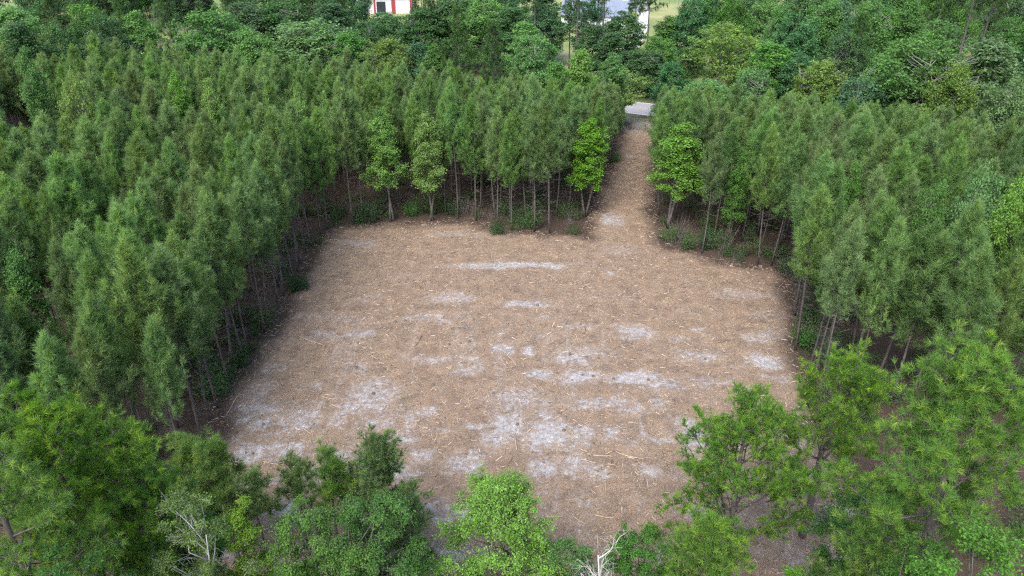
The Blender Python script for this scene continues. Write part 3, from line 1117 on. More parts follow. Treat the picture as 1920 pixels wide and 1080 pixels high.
# trees between the plantation and the road, and across the road
BACK = [(255, 22, 128, 80, 'oval', 'mid', "mid green oval tree behind the left pines"), (190, 28, 126, 70, 'round', 'dark', "dark round tree behind the left pines"),
        (395, 18, 124, 130, 'round', 'mid', "broad rounded mid green tree before the road at left"), (470, 60, 118, 90, 'round', 'mid', "lower rounded tree beside the broad one at left"),
        (580, 40, 122, 160, 'round', 'mid', "wide domed tree left of centre before the road"), (655, 58, 116, 80, 'oval', 'mid', "oval green tree right of the wide domed tree"),
        (728, 72, 112, 86, 'round', 'olive', "rounded yellow green tree before the road near centre"), (780, 78, 111, 60, 'oval', 'cool', "small bluish green tree right of the yellow green one"),
        (812, 82, 108, 50, 'oval', 'bright', "small bright green tree left of the two dark pines"), (960, 12, 135, 95, 'oval', 'dark', "tall dark leafy tree at the field's left border"),
        (1000, 68, 108, 90, 'round', 'mid', "rounded mid green tree in front of the field"), (1045, 115, 100, 60, 'oval', 'mid', "low leafy tree below the field's opening"),
        (1090, 92, 101, 64, 'oval', 'lime', "bright lime tree in front of the tall bare trunks"), (1148, 100, 104, 60, 'oval', 'mid', "upright green tree just right of the lime tree"),
        (1158, 128, 108, 92, 'umbrella', 'olive', "olive tree with several stems beside the lane's far end"), (1262, 115, 113, 62, 'oval', 'cool', "slim leafy tree on the right of the lane's far end"),
        (1290, 88, 118, 46, 'cone', 'bright', "bright pointed tree across from the lane's end"), (1365, 42, 118, 120, 'umbrella', 'olive', "airy olive tree with pale forked limbs"),
        (1330, 150, 106, 100, 'round', 'mid', "spreading green tree beneath the airy olive one"), (1450, 78, 110, 110, 'oval', 'mid', "full green tree right of the airy olive one"),
        (1500, 100, 106, 70, 'oval', 'cool', "bluish green oval tree in the right back row"), (1545, 115, 102, 100, 'round', 'olive', "yellow tipped tree in the right back row"),
        (1615, 150, 97, 100, 'round', 'cool', "low dark rounded tree behind the right pines"), (1660, 100, 108, 80, 'oval', 'mid', "green oval tree left of the brightest back tree"),
        (1740, 72, 100, 150, 'round', 'bright', "large bright tree in the right back row"), (1800, 120, 96, 90, 'round', 'olive', "olive green crown below the large bright tree"),
        (1868, 70, 102, 140, 'oval', 'pale', "tall pale green tree at the right border"), (1900, 150, 93, 90, 'round', 'pale', "pale leafy crown low at the right border"),
        (100, 45, 122, 80, 'round', 'dark', "dark round tree behind the far left pines"), (30, 40, 118, 90, 'oval', 'dark', "dark oval tree in the upper left corner"),
        (150, 10, 140, 90, 'round', 'mid', "rounded tree across the road at upper left"),
        (1020, 10, 152, 66, 'round', 'cool', "bluish green tree left of the tall bare trunks before the house"), (1172, 22, 140, 90, 'oval', 'dark', "dark ivy clad tree beside the thick pine trunk before the house"),
        (1115, 45, 136, 70, 'oval', 'dark', "dark leafy tree between the two tall bare trunks"), (1262, 30, 150, 80, 'oval', 'mid', "green tree right of the sandy drive"), (1210, 95, 128, 80, 'round', 'dark', "dark low tree below the sandy drive"),
        (15, 15, 142, 110, 'round', 'mid', "broad tree at the very left end of the back row"), (75, 5, 150, 100, 'round', 'dark', "dark broad tree beside the leftmost back row tree"),
        (460, 5, 150, 110, 'round', 'dark', "dark broad tree right of the dry field glimpse"), (530, 0, 152, 110, 'round', 'dark', "dark crown above the wide domed tree"),
        (620, 5, 150, 90, 'oval', 'cool', "bluish dark crown above the oval green tree"), (722, 24, 158, 76, 'round', 'cool', "bluish green crown covering the lower wall of the barn"), (690, 40, 142, 80, 'round', 'dark', "dark rounded crown below the barn"),
        (795, 15, 148, 90, 'round', 'dark', "dark rounded crown right of the barn"), (840, 0, 150, 90, 'oval', 'dark', "dark oval crown behind the pair of pines"),
        (905, -5, 146, 100, 'round', 'mid', "leafy crown hiding most of the shed"), (985, 40, 130, 70, 'oval', 'mid', "green oval tree at the left of the grassy opening"),
        (1098, 0, 150, 84, 'umbrella', 'cool', "airy bluish crown half hiding the house roof"), (1020, -15, 158, 70, 'oval', 'cool', "bluish oval tree at the field's upper left"), 
        (1150, 60, 132, 70, 'oval', 'dark', "dark leafy crown low beside the thick pine trunk"), (1235, 70, 134, 70, 'round', 'mid', "green crown below the tall open pine"),
        (1590, 60, 118, 80, 'round', 'dark', "dark crown in the middle of the right wood"), (1420, 130, 100, 80, 'round', 'mid', "leafy crown filling the gap behind the right pines")]
for a in BACK:
    far_tree(a[0], a[1], a[2], a[3], a[4], a[5], a[6], group="broadleaf trees along the road")

# woods across the road, seen crown over crown
def wood(xr, dr, n, label, cols):
    for i in range(n):
        px = random.uniform(*xr)
        D = random.uniform(*dr)
        base = AT(px, 60, D)
        if road_off(base[0], base[1]) < 10 or HOUSE_KEEP(base[0], base[1]):
            continue
        h = random.uniform(12, 18)
        kind = random.choice(['round', 'round', 'oval'])
        w = random.uniform(0.9, 1.35)
        cn = random.choice(cols)
        c = np.array(GREEN[cn]) * random.uniform(0.85, 1.1)
        lb = "%s %s %s" % ({'dark': "dark green", 'mid': "mid green", 'cool': "bluish green", 'bright': "bright green"}[cn], {'round': "round crowned", 'oval': "oval crowned"}[kind], label)
        if D > 190:
            lb = lb.replace("tree", "tree far back", 1)
        plant("broadleaf_tree", random.choice(FAR[kind]), (base[0], base[1], 0), lb, "tree", lb.replace("tree", "trees", 1), sc=(w, w, h / 13), color=tuple(c))


def HOUSE_KEEP(x, y):
    u, v, d = proj((x, y, 8))
    return (955 < u < 1285) or (640 < u < 780 and math.hypot(x, y) > 185) or (395 < u < 440)


wood((-80, 400), (150, 290), 130, "tree in the wood across the road at upper left", ['dark', 'mid', 'dark', 'cool'])
wood((440, 960), (150, 260), 60, "tree across the road near top centre", ['dark', 'dark', 'cool'])
wood((1285, 1990), (120, 250), 110, "tree in the wood across the road at upper right", ['mid', 'mid', 'dark', 'cool', 'bright'])

# ------------------------------------------------------------------ mature pines
BIG = []
for i in range(3):
    t, d, c = big_pine(500 + i, h=17, rad=3.0, zb=[.42, .5, .62][i], k=18, needle=0.27, width=0.028, nl=30, r0=0.17)
    BIG.append((("trunk", t.mesh("pine_trunk", M['bark'], True)), ("dead_branches", d.mesh("pine_dead", M['deadtwig'])), ("crown", c.mesh("pine_crown", M['bigpine']))))
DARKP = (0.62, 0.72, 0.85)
MIDP = [(858, 18, 106, 0, "tall dark pine, left of a pair, before the road near centre"), (925, 45, 100, 1, "dark pine, right of a pair, before the road near centre"),
        (805, -30, 150, 1, "dark pine behind the yellow green tree near top centre"), (778, -5, 155, 0, "dark pine just right of the red and white barn"),
        (1088, -90, 142, 2, "tall slim pine with long bare trunk before the house"), (1139, -110, 138, 2, "thick trunked tall pine right of the slim one before the house"),
        (1005, -60, 150, 2, "thin tall pine at the left of the open field"), (1225, -60, 146, 2, "tall open pine right of the sandy drive"),
        (1195, -20, 165, 2, "thin pine beside the sandy drive"), (225, 0, 133, 0, "dark pine behind the left broadleaf trees"), (90, -10, 134, 1, "dark pine at the upper left"),
        (305, -10, 140, 1, "dark pine above the road glimpse at left"), (425, -60, 160, 2, "slim pine trunk before the dry field at left"), (442, -60, 164, 2, "second slim pine trunk before the dry field at left"),
        (636, -10, 160, 1, "dark pine left of the red and white barn"), (560, -20, 165, 0, "dark pine in the far wood left of centre"), (1858, -110, 125, 2, "leaning tall pine with bare trunk at upper right"),
        (1892, -100, 132, 2, "tall pine behind the leaning one at upper right"), (1490, 20, 128, 0, "dark pine inside the right wood"), (1620, 30, 122, 1, "dark pine in the right wood near the bright tree"),
        (1072, -25, 150, 1, "bushy pine half hiding the house's left end"), (1118, -45, 154, 1, "bushy pine half hiding the middle of the house"),
        (880, -50, 170, 0, "dark pine hiding the white shed at top centre"), (1780, -20, 140, 1, "dark pine deep in the right wood")]
for x, y, D, k, lb in MIDP:
    p = AT(x, y, D)
    s = p[2] / 17
    w = min(1.15, max(0.55, s * random.uniform(0.85, 1.0)))
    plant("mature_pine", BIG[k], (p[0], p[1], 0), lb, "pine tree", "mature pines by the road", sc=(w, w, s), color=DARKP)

# ------------------------------------------------------------------ foreground trees
def bp(seed, **k):
    t, d, c = big_pine(seed, **k)
    return (("trunk", t.mesh("big_pine_trunk", M['bark'], True)), ("dead_branches", d.mesh("big_pine_dead", M['deadtwig'])), ("crown", c.mesh("big_pine_crown", M['bigpine'])))


def fore(px, py, D):
    return AT(px, py, D)


def put_fore(name, builder, px, py, D, label, color, cat, rz=0.0, **k):
    p = AT(px, py, D)
    parts = builder(h=p[2], **k)
    return plant(name, parts, (p[0], p[1], 0), label, cat, None, rz=rz, color=color)


FP = (1.2, 1.25, 1.0)
put_fore("mature_pine", lambda h, **k: bp(601, h=h, **k), 70, 775, 24, "large bushy pine filling the lower left corner", FP, "pine tree", rad=4.2, zb=0.22, nl=60, k=30)
put_fore("mature_pine", lambda h, **k: bp(602, h=h, **k), -60, 800, 21, "pine cut by the left border of the picture", FP, "pine tree", rad=3.6, zb=0.22, nl=46, k=28)
put_fore("mature_pine", lambda h, **k: bp(603, h=h, **k), 225, 815, 24, "pine leaning over the pale bush at lower left", FP, "pine tree", rad=2.8, zb=0.22, nl=44, k=28)
put_fore("mature_pine", lambda h, **k: bp(604, h=h, **k), 1408, 782, 27, "open crowned pine in front of the clearing's lower right", FP, "pine tree", rad=4.9, zb=0.32, nl=38, k=28, r0=0.19)
put_fore("mature_pine", lambda h, **k: bp(605, h=h, **k), 1585, 690, 32, "tall open pine at the clearing's right edge, behind another pine", FP, "pine tree", rad=4.2, zb=0.4, nl=32, k=26, r0=0.19)
put_fore("mature_pine", lambda h, **k: bp(606, h=h, **k), 1838, 712, 22.5, "big pine with thick grey trunk at lower right", FP, "pine tree", rad=4.0, zb=0.64, nl=38, k=30, r0=0.29)
put_fore("young_pine", lambda h, **k: bp(607, h=h, **k), 704, 828, 27, "conical dark pine at the clearing's near edge", (0.95, 1.0, 1.0), "pine tree", rad=2.1, zb=0.15, nl=48, k=24, r0=0.1)
put_fore("young_pine", lambda h, **k: bp(608, h=h, **k), 760, 930, 24.5, "low pine branch tree beside the conical dark pine", (0.7, 0.8, 0.9), "pine tree", rad=0.9, zb=0.3, nl=18, k=24, r0=0.07)


put_fore("mature_pine", lambda h, **k: bp(609, h=h, **k), 1335, 985, 20.5, "low pine crown at the bottom, right of the dead grey tree", FP, "pine tree", rad=2.4, zb=0.3, nl=34, k=28, r0=0.12)
put_fore("mature_pine", lambda h, **k: bp(610, h=h, **k), 1690, 905, 23.0, "low pine crown between the lower right pines", FP, "pine tree", rad=2.4, zb=0.3, nl=30, k=28, r0=0.12)


def sapling(h, seed, **k):
    t, d, c = big_pine(seed, h=h, k=34, needle=0.32, width=0.012, r0=0.045, **k)
    return (("trunk", t.mesh("sapling_trunk", M['bark'], True)), ("crown", c.mesh("sapling_crown", M['bigpine'])))


for x, y, D, sd_, lb in ((470, 893, 29, 1, "small pine sapling, leftmost of four by the near edge"), (548, 878, 29, 2, "small pine sapling, second from left of four by the near edge"),
                         (607, 850, 28.5, 3, "small pine sapling, tallest of four by the near edge"), (636, 872, 28, 4, "small pine sapling next to the conical dark pine"),
                         (350, 830, 31, 5, "short bushy pine at the clearing's lower left corner"), (395, 840, 30, 6, "short pine beside the pale leafy bush")):
    put_fore("pine_sapling", lambda h, **k: sapling(h, 650 + sd_, **k), x, y, D, lb, (1.1, 1.1, 1.05), "pine tree", rad=0.8 if sd_ < 5 else 1.5, zb=0.55 if sd_ < 5 else 0.2, nl=11 if sd_ < 5 else 24)


def near_leaf(seed, bark='bark', **kw):
    def f(h, **k):
        k.update(kw)
        k.setdefault('lob', 0.72)
        k.setdefault('multi', 3)
        return bl("near_tree", seed, h, bark=bark, **k)
    return f


put_fore("broadleaf_tree", near_leaf(701), 935, 896, 23.5, "bright green broadleaf tree at bottom centre", (0.135, 0.345, 0.018), "tree", rx=3.6, zb=0.1, nleaf=36975, leaf=0.100, lobes=84, shape='oval', flat=0.9)
put_fore("broadleaf_tree", near_leaf(702), 690, 933, 21.5, "leafy dark green tree at the bottom, under the conical pine", (0.065, 0.185, 0.026), "tree", rx=2.61, zb=0.1, nleaf=36975, leaf=0.088, lobes=60, shape='round')
put_fore("broadleaf_tree", near_leaf(703), 560, 953, 21.5, "bright leafy tree at the bottom, left of the dark green one", (0.100, 0.250, 0.028), "tree", rx=2.50, zb=0.1, nleaf=34800, leaf=0.088, lobes=56, shape='round')
put_fore("broadleaf_tree", near_leaf(704), 440, 933, 22.5, "slim yellow green tree right of the pale bush", (0.180, 0.350, 0.026), "tree", rx=1.55, zb=0.1, nleaf=19575, leaf=0.080, lobes=40, shape='cone')
put_fore("broadleaf_tree", near_leaf(705, 'deadwood'), 330, 908, 22.0, "pale yellow green bush with bare white branches at lower left", (0.170, 0.265, 0.075), "tree", rx=2.38, zb=0.1, nleaf=23925, leaf=0.080, lobes=50, shape='oval', multi=3, droop=0.15)
put_fore("broadleaf_tree", near_leaf(706), 300, 878, 26.0, "dark leafy tree tucked behind the pale bush", (0.065, 0.190, 0.026), "tree", rx=2.02, zb=0.1, nleaf=26100, leaf=0.088, lobes=44, shape='round')
put_fore("broadleaf_tree", near_leaf(707), 1075, 1013, 22.0, "low green bush right of the bright tree at bottom centre", (0.075, 0.200, 0.030), "tree", rx=1.43, zb=0.1, nleaf=17400, leaf=0.088, lobes=36, shape='round')
put_fore("broadleaf_tree", near_leaf(708), 1205, 998, 21.5, "green bush behind the dead grey tree", (0.080, 0.205, 0.032), "tree", rx=1.90, zb=0.1, nleaf=26100, leaf=0.088, lobes=44, shape='round')
put_fore("broadleaf_tree", near_leaf(709), 1640, 908, 26.5, "dark leafy tree between the two lower right pines", (0.060, 0.175, 0.030), "tree", rx=2.38, zb=0.08, nleaf=28275, leaf=0.096, lobes=50, shape='oval', fill=1.0)
put_fore("broadleaf_tree", near_leaf(713), 1755, 1015, 20.0, "leafy green bush at the bottom, left of the thick pine trunk", (0.085, 0.215, 0.032), "tree", rx=1.9, zb=0.08, nleaf=20000, leaf=0.09, lobes=50, shape='round')
put_fore("broadleaf_tree", near_leaf(710), 1868, 985, 18.5, "bright leafy tree in the lower right corner", (0.100, 0.240, 0.030), "tree", rx=2.38, zb=0.08, nleaf=32625, leaf=0.092, lobes=50, shape='round')
put_fore("broadleaf_tree", near_leaf(711), 1500, 1063, 20.0, "bright bush top at the bottom under the open pine", (0.120, 0.270, 0.030), "tree", rx=1.55, zb=0.08, nleaf=19575, leaf=0.084, lobes=36, shape='round')
put_fore("broadleaf_tree", near_leaf(712), 100, 1013, 18.5, "dark leafy tree in the lower left corner under the pine", (0.050, 0.150, 0.028), "tree", rx=2.38, zb=0.08, nleaf=26100, leaf=0.088, lobes=50, shape='round')


def dead_tree(h, seed, spread=1.0, r0=0.07, n=12):
    g = np.random.default_rng(seed)
    t, b = Geo(), Geo()
    z = np.linspace(-0.1, h * 0.8, 8)
    ax = np.stack([0.25 * np.sin(z * 0.5), 0.2 * np.cos(z * 0.6), z], 1)
    t.tube(ax, r0 * (1 - z / h) + 0.012, 6)
    for i in range(n):
        k = g.uniform(0.45, 1.0)
        p = np.array([np.interp(k * h * 0.8, z, ax[:, q]) for q in range(3)])
        a = g.uniform(0, 6.28)
        pts = curve_pts(p, [math.cos(a), math.sin(a), g.uniform(0.2, 1.1)], g.uniform(0.8, 1.9) * spread, 6, 0.2, 0.28, g)
        b.tube(pts, np.linspace(0.03, 0.008, 7), 4)
        for q in range(7):
            p2 = pts[int(g.integers(2, 7))]
            p3 = curve_pts(p2, g.normal(0, 1, 3) + np.array([0, 0, 0.4]), g.uniform(0.3, 0.8) * spread, 3, 0, 0.3, g)
            b.tube(p3, np.linspace(0.011, 0.004, 4), 3)
            for w in range(3):
                b.sticks([p3[int(g.integers(1, 4))]], [p3[-1] + g.normal(0, 0.22, 3)], 0.005, 0.003)
    return (("trunk", t.mesh("dead_trunk", M['deadwood'], True)), ("branches", b.mesh("dead_branches", M['deadwood'])))


put_fore("dead_tree", lambda h, **k: dead_tree(h, 801, **k), 1140, 965, 19.5, "leafless grey dead tree at the bottom edge", None, "dead tree", spread=0.9)
put_fore("dead_tree", lambda h, **k: dead_tree(h, 802, **k), 335, 868, 22.6, "leafless grey branches rising from the pale bush at lower left", None, "dead tree", spread=0.8)

# ------------------------------------------------------------------ undergrowth
SHR = []
for i in range(5):
    st, fo = shrub(900 + i, h=[1.5, 2.2, 1.2, 2.8, 1.8][i], rx=[1.0, 1.0, 1.2, 0.8, 1.3][i], nleaf=1300)
    SHR.append((("stems", st.mesh("shrub_stems", M['deadtwig'])), ("leaves", fo.mesh("shrub_leaves", M['leaf']))))
SHRUBS = [(1005, 432, 3.6, 'bright', "bright leafy shrub standing before the back edge pines"), (735, 412, 2.0, 'mid', "green shrub at the back edge, left of centre"),
          (770, 408, 1.8, 'mid', "second green shrub at the back edge left of centre"), (812, 405, 2.4, 'bright', "light green shrub at the back edge under the tall sapling"),
          (935, 440, 1.2, 'dark', "low dark shrub by the dead stem at the back edge"), (1290, 470, 2.4, 'mid', "leafy shrub at the right corner of the lane"),
          (1255, 455, 1.8, 'mid', "leafy shrub just right of the lane mouth"), (1320, 470, 3.0, 'cool', "tall pale shrub under the pines right of the lane"),
          (1510, 650, 2.2, 'mid', "small leafy shrub by the right edge trunks"), (1515, 610, 1.6, 'mid', "low shrub behind the right edge trunks"),
          (480, 640, 2.0, 'dark', "dark shrub under the left edge pines, upper one"), (455, 690, 2.2, 'dark', "dark shrub under the left edge pines, middle one"),
          (405, 740, 2.4, 'mid', "dark shrub under the left edge pines, lower one"), (560, 545, 1.8, 'dark', "dark shrub at the upper left edge of the clearing"),
          (690, 415, 2.0, 'dark', "dark shrub at the back left corner"), (850, 405, 2.2, 'dark', "dark shrub behind the middle of the back edge"),
          (1146, 305, 1.6, 'mid', "low shrub on the left side of the lane"), (1238, 300, 1.8, 'mid', "low shrub on the right side of the lane"),
          (1550, 990, 1.6, 'mid', "low leafy shrub under the lower right pines"), (1610, 1000, 1.8, 'dark', "dark low shrub between lower right trunks"),
          (1660, 940, 2.2, 'mid', "leafy shrub below the dark lower right tree"), (1580, 870, 1.4, 'mid', "small shrub at the clearing's right margin"),
          (1700, 1040, 2.0, 'dark', "dark shrub at the foot of the thick trunk")]
for x, y, h, c, lb in SHRUBS:
    i = random.randrange(5) if h < 3 else 3
    hh = [1.5, 2.2, 1.2, 2.8, 1.8][i]
    p = P(x, y)
    plant("shrub", SHR[i], (p[0], p[1], ground_z(p[0], p[1])), lb, "shrub", "shrubs along the clearing", sc=(h / hh * .8, h / hh * .8, h / hh), color=tuple(np.array(GREEN[c]) * 0.65))

# leafy and brushy undergrowth inside the stand
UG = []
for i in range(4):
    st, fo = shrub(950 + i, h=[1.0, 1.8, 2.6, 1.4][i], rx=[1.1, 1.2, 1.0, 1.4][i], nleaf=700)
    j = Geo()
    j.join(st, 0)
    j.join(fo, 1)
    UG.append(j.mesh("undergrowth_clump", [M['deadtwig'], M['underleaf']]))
bg_ = np.random.default_rng(3)
for i in range(3):          # bare brush
    j = Geo()
    S = bg_.normal(0, 0.35, (40, 3)) * np.array([1, 1, 0])
    E = S + bg_.normal(0, 0.6, (40, 3)) * np.array([1, 1, 0]) + np.stack([np.zeros(40), np.zeros(40), bg_.uniform(0.3, 2.2, 40)], 1)
    j.sticks(S, E, 0.013, 0.005)
    S2 = S + (E - S) * bg_.uniform(.4, .9, (40, 1))
    j.sticks(S2, S2 + bg_.normal(0, 0.35, (40, 3)), 0.008, 0.004)
    UG.append(j.mesh("brush_clump", M['deadtwig']))
up = []
pts = np.stack([rng.uniform(-75, 75, 9000), rng.uniform(26, 116, 9000)], 1)
sdd = signed_dist(pts)
for (x, y), s_ in zip(pts, sdd):
    if s_ > -0.5 or road_off(x, y) > -7:
        continue
    u, v, dep = proj((x, y, 1))
    if u < -100 or u > 2020 or v > 1150:
        continue
    near = s_ > -6
    if random.random() < (0.45 if near else 0.12):
        up.append((x, y))
sc_ = [random.uniform(0.5, 1.25) for _ in up]
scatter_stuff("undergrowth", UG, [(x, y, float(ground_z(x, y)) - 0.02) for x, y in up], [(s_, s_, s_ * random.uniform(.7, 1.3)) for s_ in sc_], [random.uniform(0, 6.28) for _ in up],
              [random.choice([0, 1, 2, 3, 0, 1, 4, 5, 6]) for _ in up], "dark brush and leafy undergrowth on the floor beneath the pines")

# ------------------------------------------------------------------ litter on the clearing
def chip_mat():
    m, nt, out = new_mat("wood_chips")
    col = ramp(nt, attr(nt, "tint"), [(0.0, (0.05, 0.036, 0.027)), (0.3, (0.16, 0.11, 0.08)), (0.65, (0.36, 0.275, 0.20)), (1.0, (0.62, 0.52, 0.40))])
    b = N(nt, "ShaderNodeBsdfPrincipled")
    nt.links.new(col, b.inputs["Base Color"])
    b.inputs["Roughness"].default_value = 0.9
    nt.links.new(b.outputs[0], out.inputs[0])
    return m


M['chip'] = chip_mat()


def chips():
    n = 110000
    x, y = rng.uniform(-27, 27, n), rng.uniform(20, 110, n)
    sdv = signed_dist(np.stack([x, y], 1))
    sf = sand_field(x, y)
    keep = (sdv > -0.8) & (rng.random(n) > sf * 0.85)
    x, y = x[keep], y[keep]
    n = len(x)
    L = np.minimum(rng.lognormal(-1.9, 0.5, n), 0.42)
    a = rng.uniform(0, 6.28, n)
    tilt = rng.normal(0.05, 0.16, n)
    z = ground_z(x, y) + 0.012
    d = np.stack([np.cos(a), np.sin(a), tilt], 1)
    c = np.stack([x, y, z + np.abs(tilt) * L * 0.5], 1)
    g = Geo()
    g.sticks(c - d * L[:, None] / 2, c + d * L[:, None] / 2, np.clip(L * 0.05, 0.006, 0.02), np.clip(L * 0.035, 0.004, 0.012), np.clip(rng.normal(0.55, 0.26, n), 0, 1))
    # loose twigs, longer
    n = 420
    x, y = rng.uniform(-25, 25, n), rng.uniform(22, 108, n)
    keep = signed_dist(np.stack([x, y], 1)) > 0
    x, y = x[keep], y[keep]
    n = len(x)
    L = 0.35 + rng.random(n) ** 2 * 0.8
    a = rng.normal(0, 0.9, n)
    d = np.stack([np.cos(a), np.sin(a), rng.normal(0, 0.06, n)], 1)
    c = np.stack([x, y, ground_z(x, y) + 0.03], 1)
    g.sticks(c - d * L[:, None] / 2, c + d * L[:, None] / 2, 0.014, 0.007, np.clip(rng.normal(0.4, 0.25, n), 0, 1))
    tag(link("wood_chips", g.mesh("wood_chips", M['chip'])), "shredded tan wood chips and twigs strewn over the clearing", None, None, "stuff")


chips()

STICKS = [(1098, 578, 1120, 570, 0), (1193, 605, 1223, 607, 0), (1258, 609, 1282, 605, 0), (792, 633, 777, 653, 0), (695, 668, 708, 676, 1), (950, 668, 968, 688, 1),
          (842, 617, 870, 617, 1), (768, 616, 764, 629, 1), (1077, 628, 1084, 641, 1), (1048, 536, 1062, 539, 1), (1135, 438, 1168, 439, 0), (1027, 517, 1040, 527, 1),
          (1112, 858, 1151, 862, 1), (1155, 853, 1208, 868, 1), (1090, 866, 1118, 873, 1), (868, 901, 884, 908, 0), (843, 897, 863, 902, 0), (1015, 974, 1058, 971, 1),
          (1116, 971, 1152, 976, 1), (967, 826, 968, 848, 1), (1135, 906, 1136, 931, 1), (1073, 970, 1097, 987, 1), (1190, 841, 1221, 835, 0), (1126, 781, 1144, 786, 0),
          (858, 780, 860, 798, 1), (998, 721, 1011, 736, 1), (963, 791, 974, 783, 0), (452, 740, 423, 781, 1), (431, 867, 458, 871, 1), (489, 869, 535, 879, 0),
          (398, 898, 434, 891, 1), (602, 747, 634, 754, 1), (622, 762, 641, 771, 1), (569, 809, 588, 821, 1), (1363, 511, 1401, 524, 0), (1390, 569, 1393, 581, 1),
          (1347, 649, 1359, 664, 1), (1329, 649, 1361, 642, 0), (1279, 644, 1298, 654, 1), (1442, 604, 1461, 609, 0), (1396, 608, 1409, 602, 0), (559, 632, 608, 654, 1),
          (571, 600, 585, 586, 0), (780, 848, 797, 843, 0), (715, 545, 728, 552, 0), (1238, 880, 1262, 872, 0), (1003, 590, 1020, 593, 0), (905, 745, 925, 742, 0)]


def side_word(x):
    return "left" if x < 800 else ("right" if x > 1150 else "middle")


n_by = {}
for (x0, y0, x1, y1, pale) in STICKS:
    a, b = P(x0, y0), P(x1, y1)
    L = np.linalg.norm(b - a)
    mid = (a + b) / 2
    d = (b - a) / max(L, 1e-6)
    L = min(L, 3.4)
    g = Geo()
    t = np.linspace(-0.5, 0.5, 6)
    r = 0.018 + 0.012 * random.random() + 0.007 * L
    perp = np.array([-d[1], d[0], 0])
    pts = d * (t * L)[:, None] + perp * (0.03 * L * np.sin(t * 5 + x0))[:, None] + np.array([0, 0, 1.0]) * (r * 0.75 + 0.02 * (t + .5))[:, None]
    g.tube(pts, np.linspace(r, r * 0.55, 6), 6)
    size = "long" if L > 1.6 else "short"
    tone = "pale peeled" if pale else "dark brown"
    dist = "far" if (y0 + y1) / 2 < 600 else ("near" if (y0 + y1) / 2 > 790 else "central")
    sw = side_word((x0 + x1) / 2)
    key = (size, tone, dist, sw)
    n_by[key] = n_by.get(key, 0) + 1
    zone = {"far": "far", "near": "near", "central": "central"}[dist]
    lb = "%s %s stick on the mulch in the clearing's %s %s part" % (size, tone, zone, sw)
    o = link("fallen_stick", g.mesh("fallen_stick", M['paleLog' if pale else 'log'], True), loc=(mid[0], mid[1], float(ground_z(mid[0], mid[1])) + 0.01))
    tag(o, lb, "stick", "sticks lying in the clearing's %s %s part" % (zone, sw))

# cut stumps in the old planting rows
STUMPS = [(1008, 577), (760, 604), (742, 606), (888, 604), (1062, 610), (1088, 612), (864, 648), (842, 650), (880, 645), (1100, 672), (1122, 675), (1068, 668), (1045, 703), (1092, 706),
          (1112, 709), (1150, 713), (1215, 716), (1322, 677), (1462, 571), (1458, 562), (495, 799), (462, 853), (475, 855), (970, 800), (1057, 812), (1165, 814), (1060, 786), (925, 741),
          (1262, 756), (1175, 545), (1186, 571), (700, 742), (668, 690), (1265, 582), (718, 692), (834, 787), (1330, 770), (1285, 700), (1200, 660), (812, 726)]
SM = []
for i in range(4):
    gg = np.random.default_rng(60 + i)
    g = Geo()
    a = np.linspace(0, 6.283, 10, endpoint=False)
    prof = [(0.155, -0.06), (0.12, 0.03), (0.095, 0.10), (0.085, 0.17)]
    V = []
    for r, z in prof:
        rr = r * (1 + gg.normal(0, 0.09, 10))
        V.append(np.stack([np.cos(a) * rr, np.sin(a) * rr, z + (gg.normal(0, 0.02, 10) if z > .15 else 0) * np.ones(10)], 1))
    V = np.concatenate(V + [np.array([[0, 0, 0.165]])])
    F = []
    for k in range(3):
        for q in range(10):
            F += [[k * 10 + q, k * 10 + (q + 1) % 10, k * 10 + 10 + (q + 1) % 10], [k * 10 + q, k * 10 + 10 + (q + 1) % 10, k * 10 + 10 + q]]
    F += [[30 + q, 30 + (q + 1) % 10, 40] for q in range(10)]
    g.add(V, F)
    SM.append(g.mesh("stump", M['stump']))
for i, (x, y) in enumerate(STUMPS):
    p = P(x, y)
    s = random.uniform(0.6, 1.0)
    o = link("tree_stump", SM[i % 4], loc=(p[0], p[1], float(ground_z(p[0], p[1]))), rz=random.uniform(0, 6), scale=(s, s, s * random.uniform(.7, 1.2)))
    part = {"far": "far", "near": "near", "central": "central"}["far" if y < 600 else ("near" if y > 770 else "central")]
    tag(o, "small dark cut stump in the clearing's %s %s part" % (part, side_word(x)), "stump", "cut stumps in the clearing's %s %s part" % (part, side_word(x)))

# ------------------------------------------------------------------ beyond the road: drive, house, barn, shed, fence
M['drive'] = plain_mat("white_sand_drive", (0.52, 0.505, 0.49), (0.40, 0.39, 0.375), 0.8, 0.9)
M['roofgrey'] = plain_mat("blue_grey_metal_roof", (0.20, 0.235, 0.30), (0.16, 0.19, 0.25), 0.8, 0.45, 0.2)
M['white'] = plain_mat("white_siding", (0.55, 0.56, 0.58), (0.45, 0.46, 0.48), 1.0)
M['greyside'] = plain_mat("grey_siding", (0.26, 0.27, 0.28), None, 1.0)
M['red'] = plain_mat("barn_red", (0.30, 0.035, 0.045), (0.24, 0.03, 0.04), 1.0)
M['glass'] = plain_mat("dark_window_glass", (0.03, 0.035, 0.045), None, 1.0, 0.1)
M['post'] = plain_mat("fence_post_wood", (0.14, 0.12, 0.10), None, 2.0)
g = Geo()
prof = [P(1178, 100)[:2], P(1190, 78)[:2], P(1202, 55)[:2], P(1208, 32)[:2], P(1205, 12)[:2]]
V, F = [], []
for i, p in enumerate(prof):
    w = [1.8, 1.7, 1.6, 1.5, 2.4][i]
    V += [[p[0] - w, p[1], 0.02], [p[0] + w, p[1], 0.02]]
for i in range(len(prof) - 1):
    F += [[2 * i, 2 * i + 1, 2 * i + 3], [2 * i, 2 * i + 3, 2 * i + 2]]
g.add(V, F)
tag(link("driveway", g.mesh("driveway", M['drive'])), kind="structure")


